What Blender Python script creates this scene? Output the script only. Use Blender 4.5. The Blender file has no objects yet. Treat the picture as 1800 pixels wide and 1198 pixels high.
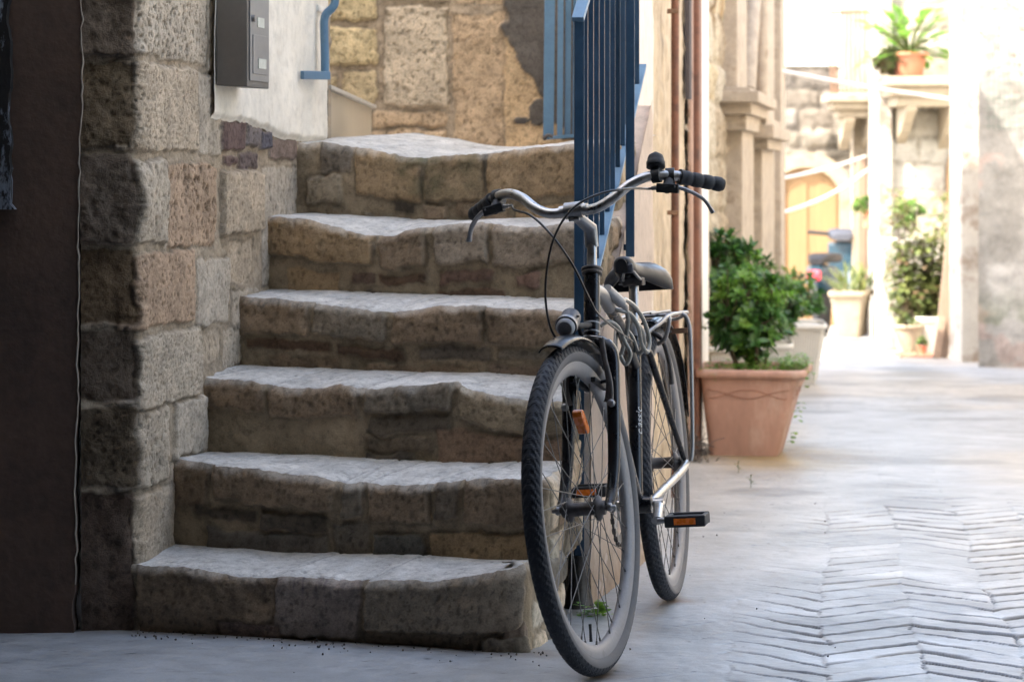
import bpy, bmesh, math, random
import numpy as np
from mathutils import Vector, Matrix, Quaternion
random.seed(7)
C = bpy.context.scene.collection
SC = bpy.context.scene
R_ = math.radians
# ------------------------------------------------------------------ camera
F = 4250.0; HC = 1.05; HY = 300.0           # focal length in photo pixels, eye height, horizon row
cd = bpy.data.cameras.new('camera'); cam = bpy.data.objects.new('camera', cd); C.objects.link(cam)
cam.location = (0, 0, HC); cam.rotation_euler = (R_(90), 0, 0)
cd.sensor_width = 36; cd.lens = F/1800*36; cd.shift_y = -(599-HY)/1800
cd.clip_start = .05; cd.clip_end = 500
cd.dof.use_dof = True; cd.dof.focus_distance = 5.45; cd.dof.aperture_fstop = 6.3
SC.camera = cam
# ------------------------------------------------------------------ world, sun, exposure
SUN_EL, SUN_AZ = 52, 238        # azimuth clockwise from +Y: light comes from the left and behind the camera
w = bpy.data.worlds.new('World'); SC.world = w; w.use_nodes = True
nt = w.node_tree; bg = nt.nodes['Background']; sky = nt.nodes.new('ShaderNodeTexSky')
sky.sky_type = 'NISHITA'; sky.sun_disc = False
sky.sun_elevation = R_(SUN_EL); sky.sun_rotation = R_(SUN_AZ); sky.dust_density = 2.0; sky.air_density = 1.0
tint = nt.nodes.new('ShaderNodeVectorMath'); tint.operation = 'MULTIPLY'; tint.inputs[1].default_value = (1.09, .975, .86)   # camera white balance for open shade
nt.links.new(sky.outputs[0], tint.inputs[0]); nt.links.new(tint.outputs[0], bg.inputs[0]); bg.inputs[1].default_value = .15
sd = bpy.data.lights.new('sun', 'SUN'); sun = bpy.data.objects.new('sun', sd); C.objects.link(sun)
sd.energy = 2.0; sd.angle = R_(.5); sd.color = (1, .93, .82)
sdir = Vector((math.sin(R_(SUN_AZ))*math.cos(R_(SUN_EL)), math.cos(R_(SUN_AZ))*math.cos(R_(SUN_EL)), math.sin(R_(SUN_EL))))
sun.rotation_euler = sdir.to_track_quat('Z', 'Y').to_euler(); sun.location = (0, 0, 20)
SC.view_settings.view_transform = 'Standard'; SC.view_settings.look = 'None'
SC.view_settings.exposure = 3.05; SC.view_settings.gamma = 1
SC.cycles.max_bounces = 10; SC.cycles.diffuse_bounces = 6

def P(px, py, Y): return Vector(((px-900)/F*Y, Y, HC-(py-HY)/F*Y))
def gz(Y): return -.031*(min(max(Y, 3.0), 30.0)-5.03)
# ------------------------------------------------------------------ numpy noise
def _h(ix, iy, iz, s):
    n = (ix*374761393 + iy*668265263 + iz*2147483647 + s*1274126177) & 0xffffffff
    n = ((n ^ (n >> 13))*1274126177) & 0xffffffff
    n = (n ^ (n >> 16)) & 0xffffff
    return n/float(0xffffff)
def vn(x, y, z=0., s=0):
    x = np.asarray(x, float); y = np.asarray(y, float)+0*x; z = np.asarray(z, float)+0*x
    ix = np.floor(x).astype(np.int64); iy = np.floor(y).astype(np.int64); iz = np.floor(z).astype(np.int64)
    fx = x-ix; fy = y-iy; fz = z-iz
    fx = fx*fx*(3-2*fx); fy = fy*fy*(3-2*fy); fz = fz*fz*(3-2*fz)
    r = 0
    for a in (0, 1):
        for b in (0, 1):
            for c in (0, 1):
                r = r+_h(ix+a, iy+b, iz+c, s)*(fx if a else 1-fx)*(fy if b else 1-fy)*(fz if c else 1-fz)
    return r*2-1
def fbm(x, y, z=0., s=0, o=4, g=.5):
    r = 0; a = 1; t = 0
    for i in range(o):
        r = r+a*vn(np.asarray(x)*2**i, np.asarray(y)*2**i, np.asarray(z)*2**i, s+i*17); t += a; a *= g
    return r/t
def worley(x, y, s=0):
    ix = np.floor(x).astype(np.int64); iy = np.floor(y).astype(np.int64)
    d = np.full(x.shape, 9.); idv = np.zeros(x.shape)
    for a in (-1, 0, 1):
        for b in (-1, 0, 1):
            cx = ix+a; cy = iy+b
            q = np.hypot(cx+_h(cx, cy, 0*cx, s)-x, cy+_h(cx, cy, 0*cx+1, s)-y)
            m = q < d; d = np.where(m, q, d); idv = np.where(m, _h(cx, cy, 0*cx+2, s), idv)
    return d, idv
def sst(a, b, x):
    t = np.clip((x-a)/(b-a), 0, 1); return t*t*(3-2*t)
def pits(u, v, scale, s, r=.35, dens=.5):
    uw = u+.3*fbm(u*scale*1.3, v*scale*1.3, 0, s+5, 2)/scale
    d, i = worley(uw*scale, v*scale, s)
    rr = r*(.35+.8*((i*7.3) % 1))
    return np.where(i < dens, 1-sst(rr*.35, rr, d), 0)
# ------------------------------------------------------------------ mesh helpers
def root_loc(p):
    l = Vector((0, 0, 0))
    while p is not None: l += p.location; p = p.parent
    return l
def finish(o, mat, parent):
    if mat: o.data.materials.append(mat)
    C.objects.link(o)
    if parent is not None: o.parent = parent
    return o
def tag(o, label=None, cat=None, group=None, kind=None):
    if label: o['label'] = label
    if cat: o['category'] = cat
    if group: o['group'] = group
    if kind: o['kind'] = kind
    return o
def thing(name, label, cat, loc=(0, 0, 0), group=None, mat=None):
    o = bpy.data.objects.new(name, None); C.objects.link(o); o.location = loc; o.empty_display_size = .1
    if mat is not None: o.matrix_world = mat
    return tag(o, label, cat, group)
def fastmesh(name, V, Fq, col=None, smooth=True):
    me = bpy.data.meshes.new(name); V = np.asarray(V, np.float32); Fq = np.asarray(Fq, np.int32)
    me.vertices.add(len(V)); me.vertices.foreach_set('co', V.ravel())
    n = len(Fq); me.loops.add(n*4); me.loops.foreach_set('vertex_index', Fq.ravel())
    me.polygons.add(n); me.polygons.foreach_set('loop_start', np.arange(0, n*4, 4, dtype=np.int32))
    me.polygons.foreach_set('loop_total', np.full(n, 4, np.int32))
    me.polygons.foreach_set('use_smooth', np.full(n, smooth, bool))
    me.update(calc_edges=True); me.validate()
    if col is not None:
        a = me.color_attributes.new('Col', 'FLOAT_COLOR', 'POINT')
        c = np.ones((len(V), 4), np.float32); c[:, :3] = np.clip(col, 0, 1); a.data.foreach_set('color', c.ravel())
    return me
def gridfaces(nu, nv, off=0, flip=False):
    a = (np.arange(nu-1)[:, None]*nv+np.arange(nv-1)[None, :]).ravel()+off
    q = np.stack([a, a+nv, a+nv+1, a+1], 1)
    return q[:, ::-1] if flip else q
class GM:            # collects grids (nu,nv,3) with colours
    def __init__(s): s.V = []; s.F = []; s.c = []; s.n = 0
    def add(s, Pg, Cg, flip=False):
        nu, nv = Pg.shape[:2]; s.V.append(Pg.reshape(-1, 3)); s.c.append(np.broadcast_to(Cg, Pg.shape).reshape(-1, 3))
        s.F.append(gridfaces(nu, nv, s.n, flip)); s.n += nu*nv
    def build(s, name, mat, parent=None, origin=(0, 0, 0)):
        V = np.concatenate(s.V); o0 = Vector(origin)
        if parent is not None: o0 = root_loc(parent)
        V = V-np.array(o0)
        me = fastmesh(name, V, np.concatenate(s.F), np.concatenate(s.c))
        o = bpy.data.objects.new(name, me)
        if parent is None: o.location = o0
        return finish(o, mat, parent)
class MB:            # general mesh builder
    def __init__(s): s.v = []; s.f = []; s.sm = []
    def add(s, vs, fs, smooth=False):
        n = len(s.v); s.v += [Vector(v) for v in vs]; s.f += [tuple(i+n for i in f) for f in fs]; s.sm += [smooth]*len(fs); return s
    def box(s, lo, hi, M=None):
        x0, y0, z0 = lo; x1, y1, z1 = hi
        vs = [Vector(p) for p in ((x0,y0,z0),(x1,y0,z0),(x1,y1,z0),(x0,y1,z0),(x0,y0,z1),(x1,y0,z1),(x1,y1,z1),(x0,y1,z1))]
        if M is not None: vs = [M @ v for v in vs]
        return s.add(vs, [(0,3,2,1),(4,5,6,7),(0,1,5,4),(1,2,6,5),(2,3,7,6),(3,0,4,7)])
    def bar(s, a, b, wd, dp, up=(0, 0, 1)):      # rectangular bar from a to b
        a = Vector(a); b = Vector(b); d = (b-a).normalized(); u = Vector(up)
        if abs(d.dot(u)) > .99: u = Vector((1, 0, 0))
        x = d.cross(u).normalized(); y = x.cross(d)
        vs = [p+x*sx*wd/2+y*sy*dp/2 for p in (a, b) for sx, sy in ((-1,-1),(1,-1),(1,1),(-1,1))]
        return s.add(vs, [(0,1,2,3),(7,6,5,4),(0,4,5,1),(1,5,6,2),(2,6,7,3),(3,7,4,0)])
    def tube(s, pts, r, n=12, cap=True, flat=None, up=None):
        pts = [Vector(p) for p in pts]; m = len(pts)
        rs = r if isinstance(r, (list, tuple)) else [r]*m
        T = [(pts[min(i+1, m-1)]-pts[max(i-1, 0)]).normalized() for i in range(m)]
        u = Vector(up) if up else (Vector((0, 0, 1)) if abs(T[0].z) < .9 else Vector((1, 0, 0)))
        x = T[0].cross(u).normalized(); vs = []; fs = []
        for i in range(m):
            x = (x-T[i]*x.dot(T[i])).normalized(); y = T[i].cross(x)
            for k in range(n):
                a = 2*math.pi*k/n; fy = flat if flat else 1
                vs.append(pts[i]+x*math.cos(a)*rs[i]+y*math.sin(a)*rs[i]*fy)
        for i in range(m-1):
            for k in range(n):
                fs.append((i*n+k, i*n+(k+1) % n, (i+1)*n+(k+1) % n, (i+1)*n+k))
        s.add(vs, fs, True)
        if cap:
            s.add(vs[:n], [tuple(range(n))[::-1]]); s.add(vs[-n:], [tuple(range(n))])
        return s
    def lathe(s, prof, M=None, n=24, axis='z', cap=True):   # prof: (r, h)
        vs = []; fs = []
        for r, h in prof:
            for k in range(n):
                a = 2*math.pi*k/n; c, q = r*math.cos(a), r*math.sin(a)
                p = Vector((c, q, h)) if axis == 'z' else Vector((c, h, q)) if axis == 'y' else Vector((h, c, q))
                vs.append(M @ p if M is not None else p)
        for i in range(len(prof)-1):
            for k in range(n): fs.append((i*n+k, i*n+(k+1) % n, (i+1)*n+(k+1) % n, (i+1)*n+k))
        s.add(vs, fs, True)
        if not cap: return s
        if prof[0][0] > 1e-4: s.add(vs[:n], [tuple(range(n))[::-1]])
        if prof[-1][0] > 1e-4: s.add(vs[-n:], [tuple(range(n))])
        return s
    def prism(s, poly, fn, d0, d1):               # poly 2-D -> fn(x,y,d)
        n = len(poly); vs = [fn(x, y, d) for d in (d0, d1) for x, y in poly]
        return s.add(vs, [tuple(range(n))[::-1], tuple(range(n, 2*n))]+[(i, (i+1) % n, n+(i+1) % n, n+i) for i in range(n)])
    def build(s, name, mat, parent=None, local=False, bevel=0, origin=(0, 0, 0), fix=True):
        me = bpy.data.meshes.new(name); off = Vector((0, 0, 0))
        if not local: off = root_loc(parent) if parent is not None else Vector(origin)
        me.from_pydata([v-off for v in s.v], [], s.f)
        me.polygons.foreach_set('use_smooth', s.sm)
        if fix:
            bm = bmesh.new(); bm.from_mesh(me); bmesh.ops.recalc_face_normals(bm, faces=bm.faces); bm.to_mesh(me); bm.free()
        me.update(); o = bpy.data.objects.new(name, me)
        if parent is None and not local: o.location = off
        if bevel:
            md = o.modifiers.new('bevel', 'BEVEL'); md.width = bevel; md.segments = 2; md.limit_method = 'ANGLE'; md.angle_limit = R_(40)
        return finish(o, mat, parent)
def crv(pts, n=8):                                 # Catmull-Rom
    pts = [Vector(p) for p in pts]; out = []
    for i in range(len(pts)-1):
        p0 = pts[max(i-1, 0)]; p1 = pts[i]; p2 = pts[i+1]; p3 = pts[min(i+2, len(pts)-1)]
        for k in range(n):
            t = k/n
            out.append(.5*((2*p1)+(p2-p0)*t+(2*p0-5*p1+4*p2-p3)*t*t+(3*p1-p0-3*p2+p3)*t**3))
    return out+[pts[-1]]
def dup(o, parent=None, loc=None):
    c = o.copy(); C.objects.link(c); c.parent = parent
    if loc is not None: c.location = loc
    for ch in list(o.children): dup(ch, c)
    return c
# ------------------------------------------------------------------ materials
def mat_base(name, rough=.8, metal=0., spec=.5):
    m = bpy.data.materials.new(name); m.use_nodes = True; b = m.node_tree.nodes['Principled BSDF']
    b.inputs['Roughness'].default_value = rough; b.inputs['Metallic'].default_value = metal
    b.inputs['Specular IOR Level'].default_value = spec
    return m, m.node_tree.nodes, m.node_tree.links, b
def mathn(N, L, op, a, b):
    n = N.new('ShaderNodeMath'); n.operation = op
    for i, v in enumerate((a, b)):
        if isinstance(v, (int, float)): n.inputs[i].default_value = v
        else: L.new(v, n.inputs[i])
    return n.outputs[0]
def noise(N, L, co, sc, det=4, rg=.6, scale3=None):
    n = N.new('ShaderNodeTexNoise'); n.inputs['Scale'].default_value = sc; n.inputs['Detail'].default_value = det; n.inputs['Roughness'].default_value = rg
    if scale3:
        mp = N.new('ShaderNodeMapping'); mp.inputs['Scale'].default_value = scale3; L.new(co, mp.inputs[0]); co = mp.outputs[0]
    L.new(co, n.inputs['Vector']); return n.outputs[0]
def mrange(N, L, v, a, b, c, d):
    n = N.new('ShaderNodeMapRange'); L.new(v, n.inputs[0])
    for i, q in enumerate((a, b, c, d)): n.inputs[i+1].default_value = q
    return n.outputs[0]
def scol(N, L, col, fac):
    n = N.new('ShaderNodeVectorMath'); n.operation = 'SCALE'; L.new(col, n.inputs[0]); L.new(fac, n.inputs['Scale']); return n.outputs[0]
def mixc(N, L, fac, a, b):
    n = N.new('ShaderNodeMix'); n.data_type = 'RGBA'; L.new(fac, n.inputs[0])
    for i, q in ((6, a), (7, b)):
        if isinstance(q, tuple): n.inputs[i].default_value = (*q, 1)
        else: L.new(q, n.inputs[i])
    return n.outputs[2]
def stone_mat(name, rough=.9, s1=60, s2=260, bump=.5, dist=.004, var=.25, spec=.3, holes=0., fine=1.0):
    m, N, L, b = mat_base(name, rough, 0, spec)
    co = N.new('ShaderNodeTexCoord').outputs['Object']
    at = N.new('ShaderNodeAttribute'); at.attribute_name = 'Col'
    n1 = noise(N, L, co, s1*.25, 5, .65); n2 = noise(N, L, co, s2, 3, .7); n3 = noise(N, L, co, s1, 6, .7)
    c = scol(N, L, at.outputs['Color'], mrange(N, L, n1, .3, .7, 1-var, 1+var))
    c = scol(N, L, c, mrange(N, L, n2, .3, .72, 1-var*.7, 1+var*.7))
    c = scol(N, L, c, mrange(N, L, n3, .32, .5, 1-var*1.1, 1.0))
    h = mathn(N, L, 'ADD', mathn(N, L, 'MULTIPLY', n3, 1.0), mathn(N, L, 'MULTIPLY', n2, .35*fine))
    if holes:
        vo = N.new('ShaderNodeTexVoronoi'); vo.inputs['Scale'].default_value = holes; vo.inputs['Randomness'].default_value = 1
        L.new(co, vo.inputs['Vector'])
        hl = mrange(N, L, vo.outputs['Distance'], .12, .3, 0, 1)
        msk = mrange(N, L, noise(N, L, co, holes*.07, 4, .6), .50, .62, 0, 1)
        hh = mathn(N, L, 'MAXIMUM', hl, mathn(N, L, 'SUBTRACT', 1, msk))
        h = mathn(N, L, 'ADD', h, mathn(N, L, 'MULTIPLY', hh, 1.1))
        c = scol(N, L, c, mrange(N, L, hh, 0, 1, .55, 1))
    bp = N.new('ShaderNodeBump'); bp.inputs['Strength'].default_value = bump; bp.inputs['Distance'].default_value = dist
    L.new(h, bp.inputs['Height']); L.new(bp.outputs[0], b.inputs['Normal']); L.new(c, b.inputs['Base Color'])
    rr = mrange(N, L, n3, .3, .7, rough-.08, min(rough+.12, 1)); L.new(rr, b.inputs['Roughness'])
    return m
def plain(name, col, rough=.6, metal=0., var=.15, sc=30, bump=.15, dist=.002, col2=None, thr=(.5, .62), spec=.5, stretch=None, coat=0):
    m, N, L, b = mat_base(name, rough, metal, spec)
    co = N.new('ShaderNodeTexCoord').outputs['Object']
    n1 = noise(N, L, co, sc, 5, .6, stretch); n2 = noise(N, L, co, sc*7, 3, .6, stretch)
    rgb = N.new('ShaderNodeRGB'); rgb.outputs[0].default_value = (*col, 1); c = rgb.outputs[0]
    if col2:
        n4 = noise(N, L, co, sc*.6, 8, .7, stretch)
        c = mixc(N, L, mrange(N, L, n4, thr[0], thr[1], 0, 1), c, col2)
    c = scol(N, L, c, mrange(N, L, n1, .3, .7, 1-var, 1+var)); c = scol(N, L, c, mrange(N, L, n2, .3, .7, 1-var*.5, 1+var*.5))
    L.new(c, b.inputs['Base Color'])
    L.new(mrange(N, L, n1, .3, .7, max(rough-.1, .02), min(rough+.15, 1)), b.inputs['Roughness'])
    if bump:
        bp = N.new('ShaderNodeBump'); bp.inputs['Strength'].default_value = bump; bp.inputs['Distance'].default_value = dist
        L.new(mathn(N, L, 'ADD', n1, mathn(N, L, 'MULTIPLY', n2, .5)), bp.inputs['Height']); L.new(bp.outputs[0], b.inputs['Normal'])
    if coat: b.inputs['Coat Weight'].default_value = coat; b.inputs['Coat Roughness'].default_value = .15
    return m
def leafmat(name, c1, c2, rough=.4, trans=.25):
    m, N, L, b = mat_base(name, rough, 0, .5)
    co = N.new('ShaderNodeTexCoord').outputs['Object']
    n1 = noise(N, L, co, 9, 3, .6); n2 = noise(N, L, co, 60, 2, .5)
    c = mixc(N, L, mrange(N, L, n1, .38, .62, 0, 1), c1, c2)
    c = scol(N, L, c, mrange(N, L, n2, .3, .7, .6, 1.4)); L.new(c, b.inputs['Base Color'])
    tr = N.new('ShaderNodeBsdfTranslucent'); L.new(scol(N, L, c, mrange(N, L, n2, 0, 1, 1.6, 1.6)), tr.inputs[0])
    mx = N.new('ShaderNodeMixShader'); mx.inputs[0].default_value = trans
    L.new(b.outputs[0], mx.inputs[1]); L.new(tr.outputs[0], mx.inputs[2]); L.new(mx.outputs[0], N['Material Output'].inputs[0])
    return m
M = dict(
    lime=stone_mat('porous limestone', .92, 70, 300, .9, .005, .24, .2),
    step=stone_mat('worn step stone', .85, 45, 240, .7, .004, .24, .25),
    sand=stone_mat('yellow sandstone', .95, 50, 200, .9, .006, .24, .15),
    pave=stone_mat('paving stone', .43, 28, 160, .45, .003, .16, .5),
    plas=stone_mat('plaster', .9, 22, 300, .35, .003, .1, .25, fine=.6),
    farst=stone_mat('pale rubble', .95, 10, 60, .8, .02, .2, .1),
    greyw=stone_mat('grey plaster', .95, 6, 60, .6, .01, .2, .1),
    blue=plain('blue paint', (.019, .052, .098), .42, 0, .15, 14, .12, .001, (.045, .085, .13), (.62, .75)),
    bluel=plain('slate blue paint', (.10, .20, .31), .5, 0, .12, 12, .15, .001, (.2, .19, .16), (.68, .76)),
    rust=plain('rust brown paint', (.17, .072, .042), .65, 0, .25, 18, .25, .003, (.10, .045, .03)),
    mail=plain('grey box enamel', (.17, .16, .15), .42, .3, .08, 12, .05, .001),
    mailf=plain('grey front enamel', (.27, .27, .27), .38, .35, .08, 12, .05, .001),
    label=plain('pale card', (.55, .56, .5), .6),
    black=plain('black paint', (.007, .007, .009), .27, 0, .25, 25, .06, .0006, (.03, .028, .026), (.64, .8), coat=.1, spec=.35),
    rubber=plain('black rubber', (.016, .017, .02), .62, 0, .3, 40, .2, .0008),
    tyre=plain('tyre rubber', (.022, .024, .03), .7, 0, .3, 60, .25, .0006, (.07, .07, .07), (.6, .8)),
    side=plain('tyre sidewall', (.12, .115, .115), .75, 0, .15, 40, .1, .0006),
    rim=plain('grey rim paint', (.25, .24, .24), .5, .1, .12, 30, .08, .0006, (.15, .13, .12), (.6, .75)),
    chrome=plain('worn chrome', (.40, .39, .375), .33, .95, .2, 45, .15, .0006, (.13, .10, .08), (.60, .68)),
    alu=plain('dull aluminium', (.28, .28, .285), .42, .85, .15, 40, .1, .0006, (.2, .18, .16), (.6, .7)),
    dsteel=plain('dirty steel', (.10, .09, .085), .5, .7, .3, 60, .2, .0006),
    spoke=plain('spoke steel', (.17, .165, .16), .4, .8, .2, 40, 0),
    cable=plain('black cable housing', (.01, .01, .011), .35, 0, .1, 40, 0),
    lock=plain('grey vinyl lock hose', (.20, .195, .175), .35, 0, .1, 30, 0, coat=.5),
    orange=plain('orange reflector', (.75, .17, .01), .25, 0, .1, 80, .2, .001, coat=.6),
    lens=plain('lamp lens', (.42, .42, .43), .5, 0, .2, 60, .3, .001),
    vinyl=plain('black saddle vinyl', (.010, .010, .012), .42, 0, .2, 30, .08, .001, (.03, .03, .03), (.66, .78), spec=.4),
    decal=plain('white lettering', (.5, .5, .5), .5, bump=0),
    terra=plain('terracotta plastic', (.42, .245, .185), .6, 0, .12, 7, .12, .003, (.50, .36, .29), (.52, .68), stretch=(1, 1, .45)),
    terra2=plain('terracotta', (.42, .16, .09), .8, 0, .15, 9, .1, .003),
    soil=plain('soil', (.05, .035, .025), .95, 0, .4, 60, .8, .01),
    white=plain('white planter plastic', (.62, .60, .54), .5, 0, .06, 8, .05, .002),
    wplas=plain('white plaster', (.78, .75, .69), .85, 0, .06, 6, .2, .004),
    court=plain('court plaster', (.40, .375, .33), .85, 0, .12, 5, .3, .006, (.24, .20, .16), (.50, .60)),
    xx=plain('white plaster', (.72, .69, .62), .85, 0, .06, 6, .2, .004),
    cream=plain('carved cream stone', (.31, .26, .185), .9, 0, .15, 7, .4, .01, (.20, .14, .08), (.55, .72)),
    carve=plain('carved limestone', (.40, .33, .25), .92, 0, .2, 12, .6, .008, (.2, .15, .10), (.56, .7)),
    door=plain('ochre door paint', (.27, .17, .08), .7, 0, .08, 3, .1, .004, stretch=(6, 6, .6)),
    wood=plain('weathered board', (.24, .17, .12), .85, 0, .2, 5, .3, .004, stretch=(6, 6, .5)),
    iron=plain('rusty iron', (.22, .13, .08), .8, .3, .3, 15, .3, .003),
    rope=plain('white rope', (.7, .68, .65), .8),
    leaf=leafmat('glossy dark leaf', (.028, .080, .018), (.065, .17, .032)),
    leafl=leafmat('fresh leaf', (.08, .20, .03), (.18, .31, .05), .45, .35),
    leafy=leafmat('olive leaf', (.09, .13, .04), (.17, .19, .06), .5, .35),  # yellowish green leaf colour
    leafd=leafmat('dry leaf', (.16, .10, .05), (.10, .09, .05), .7, .2),
    stem=plain('woody stem', (.10, .075, .05), .9, 0, .3, 30, .4, .003),
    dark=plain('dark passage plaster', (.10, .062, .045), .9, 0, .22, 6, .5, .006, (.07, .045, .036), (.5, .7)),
    peel=plain('peeling grey paint', (.16, .18, .22), .8, 0, .2, 20, .6, .004, (.01, .008, .007), (.46, .5), stretch=(1, 1, .4)),
    twig=plain('dried twigs', (.09, .075, .065), .95),
    teal=plain('teal scooter paint', (.012, .045, .07), .3, 0, .05, 10, 0, coat=.5),
    greyp=plain('grey plastic', (.05, .055, .07), .5), red=plain('red tail lamp', (.7, .04, .07), .25, coat=.5),
)
# ------------------------------------------------------------------ stone relief
def relief(u, v, stones, mortar=(.36, .30, .22), mh=0., wob=.010, seed=0, edge=.012, mrough=.003):
    """u,v arrays -> height, colour. stones: (u0,u1,v0,v1,height,colour,rough,pit,pitscale)"""
    uw = u+wob*fbm(u*9, v*9, 1.5, seed, 3)+wob*.35*fbm(u*45, v*45, 2.5, seed+3, 2)
    vw = v+wob*fbm(u*9, v*9, 7.5, seed+9, 3)+wob*.35*fbm(u*45, v*45, 4.5, seed+6, 2)
    H = mh+mrough*fbm(u*30, v*30, 0, seed+1, 4)+.004*fbm(u*5, v*5, 0, seed+2, 2)
    Cc = np.array(mortar)[None, None, :]*(1+.16*fbm(u*12, v*12, 0, seed+4, 4))[..., None]
    for i, st in enumerate(stones):
        u0, u1, v0, v1, hh, col, rg, pt, ps = st
        m = (u > u0-.05) & (u < u1+.05) & (v > v0-.05) & (v < v1+.05)
        if not m.any(): continue
        r = min(.008, (u1-u0)*.2, (v1-v0)*.2)
        dx = np.abs(uw[m]-(u0+u1)/2)-(u1-u0)/2+r; dy = np.abs(vw[m]-(v0+v1)/2)-(v1-v0)/2+r
        d = np.hypot(np.maximum(dx, 0), np.maximum(dy, 0))+np.minimum(np.maximum(dx, dy), 0)-r
        d = d+.008*fbm(u[m]*25, v[m]*25, i, seed+30+i, 4)
        k = sst(.0, edge, -d)
        um, vm = u[m], v[m]; z = i*3.7
        rel = hh+rg*(fbm(um*7, vm*7, z, seed+11, 4)*1.2+.35*fbm(um*40, vm*40, z, seed+12, 4))
        pp = 0
        if pt:
            pp = np.maximum(pits(um, vm*.75, ps, seed+13+i, .42, .55), .7*pits(um*1., vm*.8, ps*2.3, seed+14+i, .4, .5))
            rel = rel-pt*pp
        rel = rel-.0018*np.exp(-np.maximum(-d, 0)/.006)-.010*np.clip(fbm(um*16, vm*16, z, seed+21, 3)-.05, 0, 1)*sst(.035, .0, -d)
        hm = H[m]; H[m] = hm*(1-k)+np.maximum(rel, hm*.5-.004)*k
        cv = np.array(col)[None, :]*(1+.14*fbm(um*6, vm*6, z, seed+15, 3)+.10*fbm(um*30, vm*30, z, seed+16, 3))[:, None]
        cv = cv*(1-.35*np.clip(pp, 0, 1)[:, None] if pt else 1)
        kc = sst(-.001, .006, -d)[:, None]; dirt_shade = np.exp(-((d-.001)/.0045)**2)*np.clip(.55+fbm(um*8, vm*8, z, seed+18, 3), 0, 1)  # crevice shade painted round each stone, mixed with joint grime
        Cc[m] = (Cc[m]*(1-kc)+cv*kc)*(1-.42*dirt_shade[:, None])
    return H, Cc
def courses(u0, u1, rows, seed, cols, hh=.012, rg=.006, pt=.008, ps=60, gap=.008):
    rnd = random.Random(seed); out = []
    for (va, vb, wmin, wmax) in rows:
        u = u0-rnd.random()*wmax*.6
        while u < u1:
            wd = rnd.uniform(wmin, wmax)
            if u+wd > u0: out.append((u+gap/2, u+wd-gap/2, va+gap/2, vb-gap/2, hh*rnd.uniform(.6, 1.5), rnd.choice(cols), rg*rnd.uniform(.6, 1.4), pt*rnd.uniform(.3, 1.2), ps*rnd.uniform(.8, 1.2)))
            u += wd
    return out
def wallgrid(A, B, z0, z1, res, stones, normal_side=1, z0f=None, **kw):
    """vertical relief from plan point A to B; returns grid & colours. u along AB, v = z"""
    A = Vector(A); B = Vector(B); d = (B-A); Ln = d.length; d = d/Ln; n = Vector((d.y, -d.x))*normal_side
    nu = max(int(Ln/res), 2)+1; nv = max(int((z1-z0)/res), 2)+1
    u, v = np.meshgrid(np.linspace(0, Ln, nu), np.linspace(z0, z1, nv), indexing='ij')
    H, Cc = relief(u, v, stones, **kw)
    Pg = np.stack([A.x+d.x*u+n.x*H, A.y+d.y*u+n.y*H, v], -1)
    return Pg, Cc, u, v, H, n
#@@PART2
def pathgrid(pts, rads, res, ext=None):
    """plan polyline with rounded corners -> positions, outward normals (right-hand side of travel), cumulative length"""
    pts = [Vector(p) for p in pts]; out = [pts[0]]
    for i in range(1, len(pts)-1):
        r = rads[i-1]; a = (pts[i-1]-pts[i]).normalized(); b = (pts[i+1]-pts[i]).normalized()
        for k in range(7):
            t = k/6; out.append((pts[i]+a*r)*(1-t)**2+pts[i]*2*t*(1-t)+(pts[i]+b*r)*t*t)
    out.append(pts[-1])
    L = [0]
    for i in range(1, len(out)): L.append(L[-1]+(out[i]-out[i-1]).length)
    n = max(int(L[-1]/res), 2)+1; u = np.linspace(0, L[-1], n)
    X = np.interp(u, L, [p.x for p in out]); Y = np.interp(u, L, [p.y for p in out])
    tx = np.gradient(X, u); ty = np.gradient(Y, u)
    k = np.ones(5)/5
    tx = np.convolve(np.pad(tx, 2, 'edge'), k, 'valid'); ty = np.convolve(np.pad(ty, 2, 'edge'), k, 'valid')
    q = np.hypot(tx, ty); return X, Y, ty/q, -tx/q, u
BROWN = (.30, .20, .12); GREYS = (.33, .29, .24); TAN = (.36, .29, .20); PALE = (.50, .43, .345)
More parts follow.
